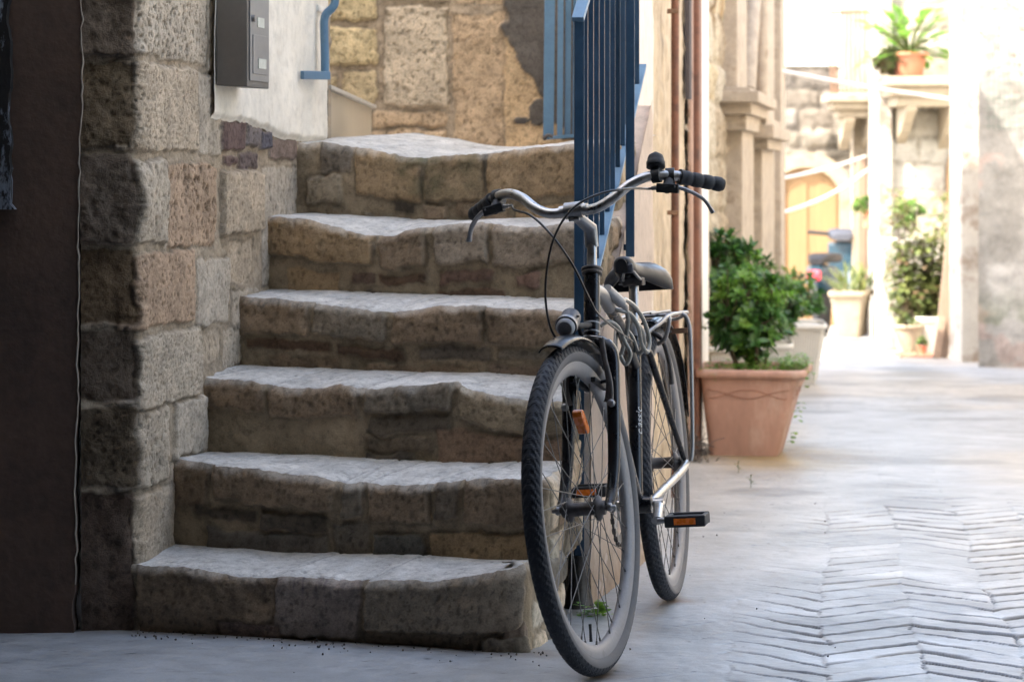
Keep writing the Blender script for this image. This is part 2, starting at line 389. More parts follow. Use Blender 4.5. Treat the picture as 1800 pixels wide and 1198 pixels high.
# ================================================================== LEFT STONE WALL (pier + side of the stairs)
LW0 = Vector((-.873, 5.62)); LSL = .2
def lw(px):                       # pixel column -> depth on the left wall
    return (LW0.y*LSL-LW0.x)/(LSL-(px-900)/F)
UC = .127                         # length of the camera-facing part of the path
def lwst(px0, px1, y0, y1, h, col, rg=.006, pt=.008, ps=60):
    a, b = lw(px0), lw(px1); m = (a+b)/2
    return (UC+(a-LW0.y)*1.02+.003, UC+(b-LW0.y)*1.02-.003, HC-(y1-HY)/F*m+.003, HC-(y0-HY)/F*m-.003, h, col, rg, pt, ps)
G2 = (.50, .42, .325); O2 = (.45, .32, .22); T2 = (.50, .405, .30); DP = (.16, .11, .10)
st = [lwst(226, 358, -60, 110, .012, G2, .006, .016, 52), lwst(358, 382, -60, 128, .008, G2),
      lwst(226, 340, 112, 270, .016, T2, .005, .009, 85), lwst(342, 382, 128, 278, .012, PALE, .003, .004),
      lwst(226, 284, 276, 432, .020, G2, .010, .018, 48), lwst(286, 372, 286, 436, .012, O2, .009, .018, 50),
      lwst(380, 452, 298, 412, .026, T2, .004, .006), lwst(454, 520, 290, 500, .010, PALE, .006, .008), lwst(396, 440, 418, 500, .004, T2, .004, .004),
      lwst(226, 334, 438, 576, .016, O2, .004, .007, 100), lwst(337, 396, 452, 575, .014, PALE, .006, .006), lwst(398, 450, 505, 640, .012, G2, .008, .008),
      lwst(226, 346, 580, 712, .018, G2, .004, .008, 90), lwst(349, 380, 580, 640, .008, T2), lwst(383, 415, 575, 645, .012, G2),
      lwst(226, 290, 716, 855, .016, G2, .006, .012, 60), lwst(297, 354, 698, 802, .020, PALE, .005, .008, 70), lwst(292, 330, 805, 870, .008, T2),
      lwst(226, 300, 858, 1010, .012, T2, .004, .005, 100),
      lwst(378, 424, 212, 268, .018, DP, .010, .008), lwst(424, 448, 218, 262, .020, (.20, .17, .16), .01, .006), lwst(448, 468, 226, 270, .022, (.13, .12, .14), .01, .006),
      lwst(468, 514, 240, 282, .014, (.24, .18, .15), .01, .008), lwst(384, 412, 270, 296, .012, DP, .008, .006), lwst(414, 446, 268, 302, .016, (.17, .13, .12), .01, .008)]
# pier stones facing the camera, their shade painted in as darker colour
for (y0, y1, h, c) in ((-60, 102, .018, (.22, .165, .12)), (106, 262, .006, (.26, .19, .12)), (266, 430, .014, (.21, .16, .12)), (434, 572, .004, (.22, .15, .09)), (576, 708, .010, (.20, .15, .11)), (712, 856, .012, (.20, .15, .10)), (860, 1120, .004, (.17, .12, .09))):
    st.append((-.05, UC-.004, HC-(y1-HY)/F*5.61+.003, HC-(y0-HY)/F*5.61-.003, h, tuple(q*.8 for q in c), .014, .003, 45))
ptsL = [(LW0.x-.127, 5.612), (LW0.x, 5.62), (LW0.x+LSL*1.62, 5.62+1.62)]
X, Y, NX, NY, U = pathgrid(ptsL, [.022], .0036)
zz = np.linspace(-.05, 1.52, 430)
u, v = np.meshgrid(U, zz, indexing='ij')
st = [q[:7]+(q[7]*(.25 if i_ % 3 == 1 else .75), q[8]*(.8 if i_ % 2 else 1.25)) for i_, q in enumerate(st)]
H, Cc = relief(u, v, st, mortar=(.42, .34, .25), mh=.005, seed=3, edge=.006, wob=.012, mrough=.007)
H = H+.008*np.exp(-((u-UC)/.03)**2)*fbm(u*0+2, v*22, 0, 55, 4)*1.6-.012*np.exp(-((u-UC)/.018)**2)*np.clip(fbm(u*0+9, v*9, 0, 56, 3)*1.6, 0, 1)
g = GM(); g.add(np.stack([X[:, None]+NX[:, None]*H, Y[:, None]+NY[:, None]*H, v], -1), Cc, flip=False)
o = g.build('stone_wall', M['lime'], origin=(-.87, 5.7, 0))
tag(o, 'pitted tan limestone block wall climbing along the left side of the steps', 'stone wall')
# white plaster above the stones on the same wall
pl = thing('plastered_house', 'house wall with cream white plaster holding the grey mailbox beside the steps', 'house', (-.9, 6.5, 0))
ya, yb = lw(362), lw(560)
XA = LW0.x+LSL*(ya-LW0.y); XB = LW0.x+LSL*(yb-LW0.y)
def plx(Y): return LW0.x+LSL*(Y-LW0.y)
nu, nv = 260, 150
uu = np.linspace(0, 1, nu); vv = np.linspace(0, 1, nv); u, v = np.meshgrid(uu, vv, indexing='ij')
Yg = ya+(yb-ya)*u
pxg = 900+(LW0.x+.020+LSL*(Yg-LW0.y))/Yg*F
bot_y = np.interp(pxg[:, 0], [379, 400, 430, 470, 500, 530, 560, 580], [208, 213, 216, 228, 246, 248, 250, 252])
zb = HC-(bot_y[:, None]-HY)/F*Yg+.007*fbm(Yg*25, 0*Yg, 0, 3, 4)
Zg = zb+(1.75-zb)*v
off = .023+.004*fbm(Yg*6, Zg*6, 0, 5, 3)+.0012*fbm(Yg*50, Zg*50, 0, 6, 3)
off = off-.012*sst(.03, .0, v)-.004*np.exp(-((pxg-535)/5)**2)+.006*sst(538, 545, pxg)
nx, ny = 1/math.hypot(1, LSL), -LSL/math.hypot(1, LSL)
cc = np.array((.80, .75, .66))[None, None]*(1+.05*fbm(Yg*5, Zg*3, 0, 8, 4)+.04*fbm(Yg*20, Zg*1.5, 0, 18, 3))[..., None]
g = GM(); g.add(np.stack([plx(Yg)+nx*off, Yg+ny*off, Zg], -1), cc); g.build('plaster', M['plas'], pl)
mb = MB(); poly = [(-4, 5.66), (LW0.x-.03, 5.66), (plx(yb)-.012, yb), (-4, yb)]
mb.prism(poly, lambda x, y, d: (x, y, d), -.3, 3.2); mb.build('wall', M['wplas'], pl)
mb = MB(); mb.prism([(-6, 5.7), (-1.6, 5.7), (-1.6, 12), (-6, 12)], lambda x, y, d: (x, y, d), 3.2, 5.2); mb.prism([(-6, 7.3), (-1.6, 7.3), (-1.6, 12), (-6, 12)], lambda x, y, d: (x, y, d), -.3, 3.19); mb.build('sun_block_mass', M['wplas'], pl)  # unseen mass added to keep sun off the back wall and street
# small return of the wall end and the stone coping near the top
# ================================================================== DARK PASSAGE over the camera
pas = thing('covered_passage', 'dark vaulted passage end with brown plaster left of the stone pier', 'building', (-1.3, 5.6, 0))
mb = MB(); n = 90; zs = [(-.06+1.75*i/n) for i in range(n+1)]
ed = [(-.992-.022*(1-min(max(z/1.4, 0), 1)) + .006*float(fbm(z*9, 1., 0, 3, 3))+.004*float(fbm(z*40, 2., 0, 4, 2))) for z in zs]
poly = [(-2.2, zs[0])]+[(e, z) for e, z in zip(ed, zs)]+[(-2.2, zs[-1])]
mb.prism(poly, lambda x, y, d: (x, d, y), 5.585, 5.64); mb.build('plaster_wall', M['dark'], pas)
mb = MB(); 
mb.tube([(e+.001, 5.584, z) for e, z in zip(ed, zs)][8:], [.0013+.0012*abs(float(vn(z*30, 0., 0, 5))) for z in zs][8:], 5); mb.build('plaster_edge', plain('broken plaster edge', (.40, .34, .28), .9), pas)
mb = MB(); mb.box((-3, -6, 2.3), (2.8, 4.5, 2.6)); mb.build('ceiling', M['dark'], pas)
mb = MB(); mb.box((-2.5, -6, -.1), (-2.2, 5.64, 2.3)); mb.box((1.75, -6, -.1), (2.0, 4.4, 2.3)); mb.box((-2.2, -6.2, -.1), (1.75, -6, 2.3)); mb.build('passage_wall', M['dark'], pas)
mb = MB(); mb.box((-3, 4.2, 2.6), (2.8, 4.5, 6.0)); mb.box((-3, 5.64, -.1), (-.99, 5.9, 3.2)); mb.box((-3, 4.5, -.1), (-2.2, 5.64, 7.0)); mb.build('shade_wall', M['wplas'], pas)  # unseen walls, heightened to block sky and stray sun
mb = MB()
n = 60; zs = [HC-(368-HY)/F*5.56+.8*i/n for i in range(n+1)]
poly = [(-1.45, zs[0])]+[(-1.151-.008*abs(float(fbm(z*12, 5., 0, 9, 4)))*2+(.012 if i == 0 else 0), z) for i, z in enumerate(zs)]+[(-1.45, zs[-1])]
mb.prism(poly, lambda x, y, d: (x, d, y), 5.555, 5.584); mb.build('shutter', M['peel'], pas)
# ================================================================== STAIRCASE
LN = [(-.873, 5.62), (-.827, 5.86), (-.784, 6.11), (-.730, 6.36), (-.670, 6.62), (-.623, 6.88), (-.56, 7.14)]
SS = -.34
def lineY(k, px): Xl, Yl = LN[k]; return (Yl-SS*Xl)/(1-SS*(px-900)/F)
def pt_line(k, px, py): Yq = lineY(k, px); return (px-900)/F*Yq, Yq, HC-(py-HY)/F*Yq
EDGE = [[(235, 992), (300, 996), (380, 1000), (420, 1010), (470, 1014), (500, 1010), (560, 1014), (640, 1022), (700, 1016), (760, 1018), (850, 1008), (900, 1000), (918, 992)],
        [(298, 806), (340, 812), (400, 818), (500, 830), (560, 838), (600, 850), (640, 846), (700, 852), (760, 848), (800, 845), (860, 838), (940, 842)],
        [(352, 660), (400, 666), (450, 672), (500, 680), (560, 684), (590, 678), (650, 682), (720, 678), (800, 672), (830, 686), (880, 696), (940, 706), (1000, 706)],
        [(410, 520), (480, 526), (540, 530), (600, 538), (660, 548), (700, 546), (780, 540), (850, 538), (920, 544), (1000, 548), (1040, 548)],
        [(466, 378), (500, 380), (550, 388), (600, 402), (640, 412), (690, 416), (715, 408), (750, 400), (790, 396), (850, 392), (900, 398), (940, 402), (1000, 392), (1060, 390)],
        [(510, 252), (565, 249), (610, 256), (650, 260), (680, 268), (720, 274), (760, 276), (830, 272), (880, 268), (920, 262), (960, 258), (1005, 254), (1090, 254)]]
BASE = [[(235, 1104), (380, 1112), (600, 1128), (760, 1142), (920, 1156)],
        [(266, 953), (380, 958), (500, 966), (700, 970), (920, 984), (960, 986)],
        [(345, 793), (420, 794), (600, 800), (640, 802), (700, 806), (920, 809), (1010, 812)],
        [(400, 640), (500, 644), (700, 650), (940, 660), (1040, 662)],
        [(436, 507), (500, 508), (700, 516), (860, 520), (1010, 524), (1060, 524)],
        [(512, 376), (600, 379), (760, 386), (870, 382), (1010, 379), (1090, 379)],
        [(560, 247), (1090, 247)]]
DK = (.085, .07, .055); DKR = (.10, .065, .045); RB = (.20, .15, .105); RG = (.17, .145, .115); RT = (.25, .18, .11)
RSTONES = [
 [(240, 505, .02, 1, .012, RB, .014), (482, 640, .28, 1, .014, (.23, .19, .165), .006), (642, 925, .40, 1, .028, (.24, .20, .155), .012), (380, 500, .0, .45, .004, (.19, .14, .115), .01), (640, 850, .03, .42, .010, (.19, .15, .11), .012), (845, 925, .0, .40, .022, RG, .018)],
 [(300, 370, .50, 1, .012, RB, .008), (374, 592, .60, 1, .020, RB, .008), (596, 640, .55, 1, .014, RG, .008), (642, 762, .50, 1, .016, RB, .010), (766, 815, .55, 1, .018, (.14, .115, .09), .010), (818, 960, .50, 1, .020, RB, .010), (340, 450, .40, .56, .004, DK, .01), (455, 582, .32, .56, .012, DK, .01), (360, 578, .02, .32, .012, (.115, .10, .085), .01), (650, 748, .0, .38, .014, (.10, .095, .085), .008), (752, 960, .02, .42, .014, (.24, .17, .10), .008), (585, 650, .05, .5, .006, RG, .01)],
 [(355, 470, .62, 1, .014, RB, .008), (472, 632, .60, 1, .014, RB, .010), (640, 802, .68, 1, .020, RG, .010), (806, 1000, .55, 1, .014, (.25, .20, .14), .006), (650, 800, .42, .66, .010, (.13, .105, .08), .012), (640, 760, .18, .40, .006, (.14, .11, .08), .012), (640, 730, .0, .2, .006, DK, .012), (762, 1000, .02, .5, .008, (.19, .13, .09), .008)],
 [(412, 545, .52, 1, .016, RB, .008), (548, 682, .55, 1, .016, RG, .008), (690, 850, .52, 1, .018, RB, .008), (853, 1045, .52, 1, .018, RB, .008), (430, 585, .34, .50, .002, DKR, .01), (590, 715, .30, .48, .008, DKR, .01), (735, 860, .30, .50, .008, (.13, .11, .09), .01), (870, 1010, .32, .48, .004, RG, .01), (470, 600, .02, .3, .002, RB, .008), (640, 840, .04, .26, .004, RB, .01), (850, 1000, .02, .28, .004, (.16, .12, .09), .01)],
 [(468, 664, .52, 1, .022, RT, .006), (668, 752, .48, 1, .026, RB, .008), (762, 860, .50, 1, .024, (.24, .2, .16), .008), (862, 1065, .50, 1, .018, (.22, .18, .14), .008), (615, 660, .25, .42, .006, (.13, .09, .07), .01), (662, 752, .28, .44, .008, DKR, .01), (768, 870, .26, .44, .008, (.14, .09, .07), .01), (900, 952, .24, .44, .008, (.17, .11, .09), .008), (640, 755, .02, .2, .008, DK, .012), (765, 890, .04, .22, .004, DKR, .01), (500, 600, .05, .4, .002, RT, .006)],
 [(560, 620, .62, 1, .014, (.16, .135, .11), .010), (622, 740, .38, 1, .014, RT, .006), (743, 852, .38, 1, .014, (.235, .175, .11), .006), (855, 1095, .36, 1, .016, RT, .006), (534, 602, .24, .62, .014, (.23, .19, .14), .014), (634, 692, .0, .2, .010, RG, .01), (740, 786, .12, .36, .012, RB, .01), (800, 838, .18, .4, .010, RB, .01), (690, 730, .2, .38, .006, DK, .01), (850, 900, .05, .28, .006, RB, .01), (905, 1000, .02, .3, .006, RT, .008)]]
stair = thing('stone_staircase', 'six worn stone steps with hollowed pale treads climbing between the pier and the blue railing', 'staircase', (-.4, 5.6, 0))
def sideX(Yq): return .03+.215*(Yq-5.32)
NSC = 130
for k in range(6):
    Xl, Yl = LN[k]
    A = Vector((Xl-.06, Yl-SS*(-1)*(-.06)*1 if False else Yl+SS*(-.06)))
    Yr = (Yl+SS*(.03-.215*5.32-Xl))/(1-SS*.215); Xr = sideX(Yr)
    back = .30 if k < 5 else .75
    B = Vector((Xr, Yr)); E = Vector((Xr+.215*.42, Yr+.42))
    X, Y, NX, NY, U = pathgrid([A, B, E], [.05 if k == 0 else .035], .0042)
    Lf = (B-A).length
    px = 900+F*X/Y
    # evaluate pixel curves on the front line; clamp along the side
    ez = [pt_line(k, a, b) for a, b in EDGE[k]]; bz = [pt_line(k, a, b) for a, b in BASE[k]]; nz_ = [pt_line(k+1, a, b) for a, b in BASE[k+1]]
    Xc = np.where(U < Lf, A.x+(B.x-A.x)*U/Lf, B.x)
    zt = np.interp(Xc, [p[0] for p in ez], [p[2] for p in ez]); zbm = np.interp(Xc, [p[0] for p in bz], [p[2] for p in bz])-(.03 if k else .05)
    znext = np.interp(Xc, [p[0] for p in nz_], [p[2] for p in nz_])
    if k == 5: znext = zt+.034
    zt = zt+.005*fbm(U*11, 0*U, 0, 40+k, 3)+.0030*fbm(U*70, 0*U, 0, 50+k, 3)
    ts_ = np.clip((U-Lf)/back, 0, 1); zt = zt+(1-(1-ts_)**1.25)*(znext-zt)
    # riser stones
    Hm = .185
    def s2(px0, px1, f0, f1, h, col, rg):
        u0 = (pt_line(k, px0, 0)[0]-A.x)/(B.x-A.x)*Lf; u1 = (pt_line(k, px1, 0)[0]-A.x)/(B.x-A.x)*Lf
        return (u0+.003, u1-.003, f0*Hm+.002, f1*Hm+(.06 if f1 == 1 else 0), h, tuple(c*1.0 for c in col), rg, .002, 60)
    sts = [s2(*q) for q in RSTONES[k]]
    cs_ = courses(Lf+.06, Lf+.6, [(0, .07, .06, .16), (.07, .12, .08, .15), (.12, .26, .12, .3)], 60+k, [RB, RG, (.40, .35, .28), T2], .010, .010, .003, 60); sts += [q_ for q_ in cs_ if q_[0] > Lf+.005]
    nv = 52; fr = np.linspace(0, 1, nv)
    u, f = np.meshgrid(U, fr, indexing='ij')
    H, Cc = relief(u, f*Hm, sts, mortar=(.235, .19, .135), mh=0, seed=100+k*40, edge=.006, wob=.014, mrough=.006)
    Cc = Cc*np.array((1.36, 1.33, 1.27))*(1+.22*fbm(u*4, f*1.5, 0, 33+k, 4))[..., None]
    lowpit = sst(.55, .1, f)*.012*(fbm(u*8, f*2, 0, 77+k, 3)*.6+.6)          # mortar eaten back low on the riser
    H = H-lowpit
    if k == 0: H = H+sst(Lf-.12, Lf+.02, u)*(.014*np.abs(fbm(u*16, f*3, 0, 91, 3))*2*sst(.7, .2, f))
    # nose profile : outward drop & rise in the last part
    r = .010+.010*(fbm(U*10, 0*U, 0, 61+k, 2)[:, None]*.5+.5)
    nose = r*(1-np.sqrt(np.clip(1-sst(.90, 1.0, f)**1.0*1.0, 0, 1)))
    jag = (.004*fbm(u*75, f*14, 0, 71+k, 4)+.007*fbm(u*16, f*4, 0, 72+k, 3))*sst(.6, 1, f)
    zcol = zbm[:, None]+(zt-zbm)[:, None]*f
    G1 = np.stack([X[:, None]+NX[:, None]*(H-nose+jag), Y[:, None]+NY[:, None]*(H-nose+jag), zcol], -1)
    # tread
    nt_ = 78; t = np.linspace(0, 1, nt_)**1.15
    u2, t2 = np.meshgrid(U, t, indexing='ij')
    fm = U <= Lf-.012; lm = U >= Lf-.07
    Uf = U[fm]; af = (Uf/Uf[-1])[:, None]; u2, t2 = np.meshgrid(Uf, t, indexing='ij'); dep = back*t2
    mid = len(Uf)//2; nin = np.array((-NX[mid], -NY[mid])); sdr = np.array((.215, 1.))/math.hypot(.215, 1)
    bx = nin[0]*(1-af**3)+sdr[0]*af**3; by = nin[1]*(1-af**3)+sdr[1]*af**3
    ztf = zt[fm][:, None]; znf = znext[fm][:, None]
    hgt = ztf+(znf-ztf)*(1-(1-t2)**1.25)
    joints = 0
    jl = [((pt_line(k, q[0], 0)[0]-A.x)/(B.x-A.x)*Lf) for q in RSTONES[k] if q[3] == 1 and q[0] > 300]
    for j in jl: joints = joints+np.exp(-((u2-j-dep*.25-.006*fbm(dep*20, u2*0+j, 0, 5, 3))/.0035)**2)
    tone = np.zeros_like(u2)
    for i, j in enumerate(jl): tone = tone+sst(j, j+.004, u2-dep*.25)*(.10 if i % 2 == 0 else -.12)
    pt_ = pits(u2, dep, 42, 200+k, .34, .22)
    dz = .0022*fbm(u2*22, dep*22, 0, 81+k, 4)+.005*fbm(u2*6, dep*6, 0, 82+k, 2)*sst(0, .2, t2)-.004*joints-.004*pt_
    dz = dz-.004*np.exp(-(t2/.05)**2)*np.abs(fbm(u2*50, dep*50, 0, 84, 3))
    frontpt = G1[fm][:, -1:, :]
    G2_ = np.stack([frontpt[..., 0]+bx*dep, frontpt[..., 1]+by*dep, hgt+dz*sst(0, .02, t2)], -1)
    lt = np.linspace(0, 1, 8)[None, :]; lp = G1[lm][:, -1:, :]
    G3_ = np.stack([lp[..., 0]-NX[lm][:, None]*.05*lt, lp[..., 1]-NY[lm][:, None]*.05*lt, lp[..., 2]-.003*sst(.15, 1, lt)+0*lp[..., 0]], -1)
    ct = np.array((.52, .50, .465))[None, None]*(1+.10*fbm(u2*8, dep*8, 0, 90+k, 4)+tone*.6)[..., None]*(1-.35*np.clip(joints, 0, 1)-.25*pt_)[..., None]
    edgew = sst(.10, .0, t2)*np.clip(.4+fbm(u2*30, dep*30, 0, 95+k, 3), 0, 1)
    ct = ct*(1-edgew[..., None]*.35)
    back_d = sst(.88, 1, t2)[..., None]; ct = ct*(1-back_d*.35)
    # pale worn rim on the riser's upper edge
    wr = sst(.90, 1.02, f+.12*fbm(u*22, f*3, 0, 98+k, 4))[..., None]; Cc = Cc*(1-wr*.6)+np.array((.46, .42, .36))*wr*.6
    if k == 5:
        ms = np.exp(-((px-765)/85)**4)[:, None]*1.2*sst(.35, .6, f)*np.clip(.5+fbm(u*20, f*5, 0, 7, 3), 0, 1); Cc = Cc*(1-ms[..., None]*.6)+np.array((.085, .09, .05))*ms[..., None]*.6
    if k == 0:
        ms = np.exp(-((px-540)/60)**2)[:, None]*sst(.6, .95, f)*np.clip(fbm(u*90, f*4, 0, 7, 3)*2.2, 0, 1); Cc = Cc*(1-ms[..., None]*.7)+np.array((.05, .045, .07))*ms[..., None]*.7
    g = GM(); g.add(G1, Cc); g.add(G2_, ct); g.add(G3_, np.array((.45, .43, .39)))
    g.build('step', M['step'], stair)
# plastered flank under the railing
sw = []
Ya, Yb = 5.99, 6.97
Yq = np.linspace(Ya, Yb, 150); 
zb = np.array([gz(y) for y in Yq])-.06; ztop = .50+.76*(Yq-6.0)+.02
u, f = np.meshgrid(Yq, np.linspace(0, 1, 160), indexing='ij')
zg = zb[:, None]+(ztop-zb)[:, None]*f
xg = (.03+.215*(u-5.32)+.022)+.004*fbm(u*6, zg*6, 0, 4, 3)+.0015*fbm(u*40, zg*40, 0, 5, 3)
foot = np.clip(sst(.22, .0, zg-gz(6.4)+.05*fbm(u*8, zg*8, 0, 6, 3)), 0, 1)
cc = np.array((.50, .41, .34))[None, None]*(1+.08*fbm(u*6, zg*4, 0, 8, 4))[..., None]*(1-foot[..., None]*np.array((.25, .3, .38)))
g = GM(); g.add(np.stack([xg-.01*foot*np.abs(fbm(u*18, zg*18, 0, 9, 3)), u, zg], -1), cc); g.build('side_wall', M['plas'], stair)
mb = MB(); mb.prism([(Ya, -.1), (Yb, -.1), (Yb, .50+.76*(Yb-6.0)), (Ya, .50)], lambda x, y, d: (.03+.215*(x-5.32)+d, x, y), -.035, .018); mb.build('side_core', plain('stucco core', (.50, .41, .34), .9), stair)
# rubble lumps at the right foot of the lowest step
def rock(name, c, s, seed, mat, parent=None, colr=(.26, .2, .15)):
    g = GM(); th, ph = np.meshgrid(np.linspace(0, 2*np.pi, 60), np.linspace(.02, np.pi-.02, 36), indexing='ij')
    dx, dy, dz = np.cos(th)*np.sin(ph), np.sin(th)*np.sin(ph), np.cos(ph)
    rr = 1+.22*fbm(dx*1.6, dy*1.6, dz*1.6, seed, 3)+.07*fbm(dx*6, dy*6, dz*6, seed+4, 3)
    q = lambda a: np.sign(a)*np.abs(a)**.75
    Pg = np.stack([c[0]+q(dx)*rr*s[0], c[1]+q(dy)*rr*s[1], c[2]+q(dz)*rr*s[2]], -1)
    cc = np.array(colr)*(1+.2*fbm(dx*3, dy*3, dz*3, seed+9, 3))[..., None]
    g.add(Pg, cc, flip=True); return g.build(name, mat, parent, origin=(c[0], c[1], c[2]-s[2]))
for i, (px_, py_, sx, sy, sz) in enumerate(((905, 1108, .028, .04, .034), (868, 1124, .035, .03, .026), (925, 1060, .022, .05, .04), (945, 1020, .02, .05, .045))):
    p = P(px_, py_, 5.345+.05*i); rock('rubble_stone', p, (sx, sy, sz), 300+i, M['step'], stair)
# ================================================================== BACK HOUSE behind the landing
bh = thing('sandstone_house', 'yellow sandstone house wall with a torn dark render patch above the top step', 'house', (-.1, 8.6, 0))
YB = 8.6
def bst(px0, px1, y0, y1, h, col, rg=.006, pt=.006, ps=50):
    return ((px0-900)/F*YB+2.0+.004, (px1-900)/F*YB+2.0-.004, HC-(y1-HY)/F*YB+.004, HC-(y0-HY)/F*YB-.004, h, col, rg, pt, ps)
YS = (.63, .50, .29); YS2 = (.58, .46, .28); SB = (.63, .52, .38); SB2 = (.54, .40, .26)
bs = [bst(572, 664, -60, 42, .03, YS, .010), bst(572, 666, 48, 118, .03, YS, .008), bst(596, 664, 122, 186, .026, YS2, .012), bst(540, 594, 130, 200, .02, YS2, .012),
      bst(672, 795, -60, 4, .028, SB), bst(672, 792, 10, 192, .030, SB, .005, .007, 45), bst(652, 786, 194, 226, .024, SB2, .01), bst(640, 786, 226, 330, .026, SB2, .01, .012),
      bst(800, 960, -60, 8, .014, SB2, .008), bst(794, 890, 20, 290, .010, SB2, .016, .005, 60), bst(884, 1060, 50, 290, .022, (.58, .42, .25), .006, .003)]
uu = np.arange(0, 2.46, .006); vv = np.arange(.9, 2.0, .006)
u, v = np.meshgrid(uu, vv, indexing='ij')
H, Cc = relief(u, v, bs, mortar=(.44, .35, .25), mh=.012, seed=900, wob=.016, edge=.009, mrough=.008)
pxx = 900+(u-2.0)/YB*F; pyy = HY-(v-HC)/YB*F
bd = np.interp(pyy[0], [-200, 0, 30, 60, 100, 115, 150, 200, 225, 300], [870, 872, 885, 893, 910, 925, 950, 955, 990, 1000])[None, :]
dd = pxx-bd+34*fbm(u*6, v*6, 0, 44, 4)+10*fbm(u*30, v*30, 0, 45, 3)
isl = np.maximum(1-((pxx-945)/16)**2-((pyy-195)/26)**2, 1-((pxx-915)/14)**2-((pyy-212)/7)**2)+.8*fbm(u*22, v*22, 0, 46, 4)
k1 = np.maximum(sst(-2, 3, dd)*(pyy < 245), sst(.0, .15, isl))
H = H*(1-k1)+k1*(.030+.003*fbm(u*20, v*20, 0, 47, 3)); Cc = Cc*(1-k1[..., None])+np.array((.135, .12, .105))*k1[..., None]*(1+.2*fbm(u*9, v*9, 0, 49, 3))[..., None]
g = GM(); g.add(np.stack([u-2.0, YB-H, v], -1), Cc); g.build('wall', M['sand'], bh)
mb = MB(); mb.prism([(-4, 8.64), (.5, 8.64), (.5, 12), (-4, 12)], lambda x, y, d: (x, y, d), -.3, 3.2); mb.build('house_body', M['wplas'], bh)
# low cabinet / parapet left of it
cab = thing('meter_cabinet', 'low beige cabinet with a sloping lid behind the end of the white plaster wall', 'cabinet', (-.55, 7.7, 1.12))
a0 = P(576, 150, 7.24); a1 = P(653, 184, 8.25)
mb = MB(); 
def cabf(x, y, d): q = a0.lerp(a1, x); return Vector((q.x-d, q.y, 1.10+(q.z-1.10)*y))
mb.prism([(0, 0), (1, 0), (1, .93), (0, .93)], cabf, 0, .3); mb.build('cabinet_body', plain('beige board', (.50, .42, .31), .8, var=.06, sc=4, stretch=(8, 8, .6)), cab)
mb = MB(); mb.prism([(-.02, .935), (1.02, .935), (1.02, 1.0), (-.02, 1.0)], cabf, -.015, .32); mb.build('lid', plain('pale coping', (.52, .48, .42), .8), cab, bevel=.003)
mb = MB(); mb.prism([(-.03, 0), (.03, 0), (.03, .93), (-.03, .93)], cabf, -.006, .01); mb.build('corner_post', plain('greyed batten', (.36, .30, .23), .8), cab)
# landing
mb = MB(); mb.box((-1.8, 7.30, .9), (.15, 8.62, 1.10)); mb.build('landing', M['wplas'], stair)
# ================================================================== MAILBOX
mbx = thing('mailbox', 'grey metal mailbox with a pitched top fixed to the white plaster wall', 'mailbox', tuple(P(430, 60, 6.3)))
y0 = lw(363)
n2 = Vector((nx, ny, 0)); dn = Vector((LSL, 1, 0)).normalized()
B0 = Vector((plx(y0), y0, 0))+n2*.026
dpt = .082; wdt = .185
zbot = HC-(151-HY)/F*6.15; ztp = zbot+.30
def bxp(a, b, z): q = B0+dn*a+n2*b; return Vector((q.x, q.y, z))
mb = MB(); mb.prism([(0, zbot), (dpt, zbot-.004), (dpt, ztp), (dpt*.55, ztp+.06), (0, ztp+.07)], lambda x, y, d: bxp(d, x, y), 0, wdt); mb.build('box_body', M['mail'], mbx, bevel=.003)
mb = MB(); mb.prism([(.012, zbot+.012), (wdt-.012, zbot+.012), (wdt-.012, ztp-.02), (.012, ztp-.02)], lambda x, y, d: bxp(x, dpt+d, y), .0, .004); dr = mb.build('front_door', M['mailf'], mbx, bevel=.0015)
mb = MB(); mb.prism([(.03, zbot+.03), (wdt-.03, zbot+.03), (wdt-.03, zbot+.13), (.03, zbot+.13)], lambda x, y, d: bxp(x, dpt+d, y), .004, .0062); mb.build('door_panel', M['mailf'], dr, bevel=.001)
mb = MB(); mb.prism([(-.004, ztp-.012), (wdt+.004, ztp-.012), (wdt+.004, ztp-.004), (-.004, ztp-.004)], lambda x, y, d: bxp(x, dpt+d, y), -.004, .012); mb.build('top_lip', M['mail'], mbx)
mb = MB(); mb.prism([(.070, zbot+.150), (.125, zbot+.150), (.125, zbot+.175), (.070, zbot+.175)], lambda x, y, d: bxp(x, dpt+d, y), .004, .006); mb.build('name_plate', M['label'], mbx)
mb = MB(); mb.prism([(.070, zbot+.045), (.135, zbot+.045), (.135, zbot+.070), (.070, zbot+.070)], lambda x, y, d: bxp(x, dpt+d, y), .0062, .0082); mb.build('name_plate', M['label'], mbx)
mb = MB(); q = bxp(.03, dpt+.004, zbot+.17); mb.tube([q, q+n2*.008], .009, 14); mb.build('lock', M['alu'], mbx)
# ================================================================== BLUE PIPE
yp = 7.04; pip = thing('blue_pipe', 'cranked slate blue flat drainpipe bracketed on the white wall end', 'pipe', tuple(P(570, 130, yp)))
pt = [P(590, -40, yp), P(589, 2, yp), P(584, 16, yp), P(574, 26, yp), P(570, 38, yp), P(570, 60, yp), P(571, 100, yp), P(571, 138, yp)]
mb = MB(); mb.tube(crv([p+Vector((.004, -.05, 0)) for p in pt], 5), .0125, 10); mb.build('pipe', M['bluel'], pip)
mb = MB(); mb.bar(P(531, 132, 6.84), P(578, 133, 6.99), .012, .024); mb.build('foot_bracket', M['bluel'], pip, bevel=.002)
# white coping stub beside the pipe
mb = MB(); mb.bar(P(540, 14, 7.0)+Vector((.02, 0, 0)), P(562, 24, 7.18)+Vector((.02, 0, 0)), .03, .02); mb.build('wall_coping', M['wplas'], pl, bevel=.003)
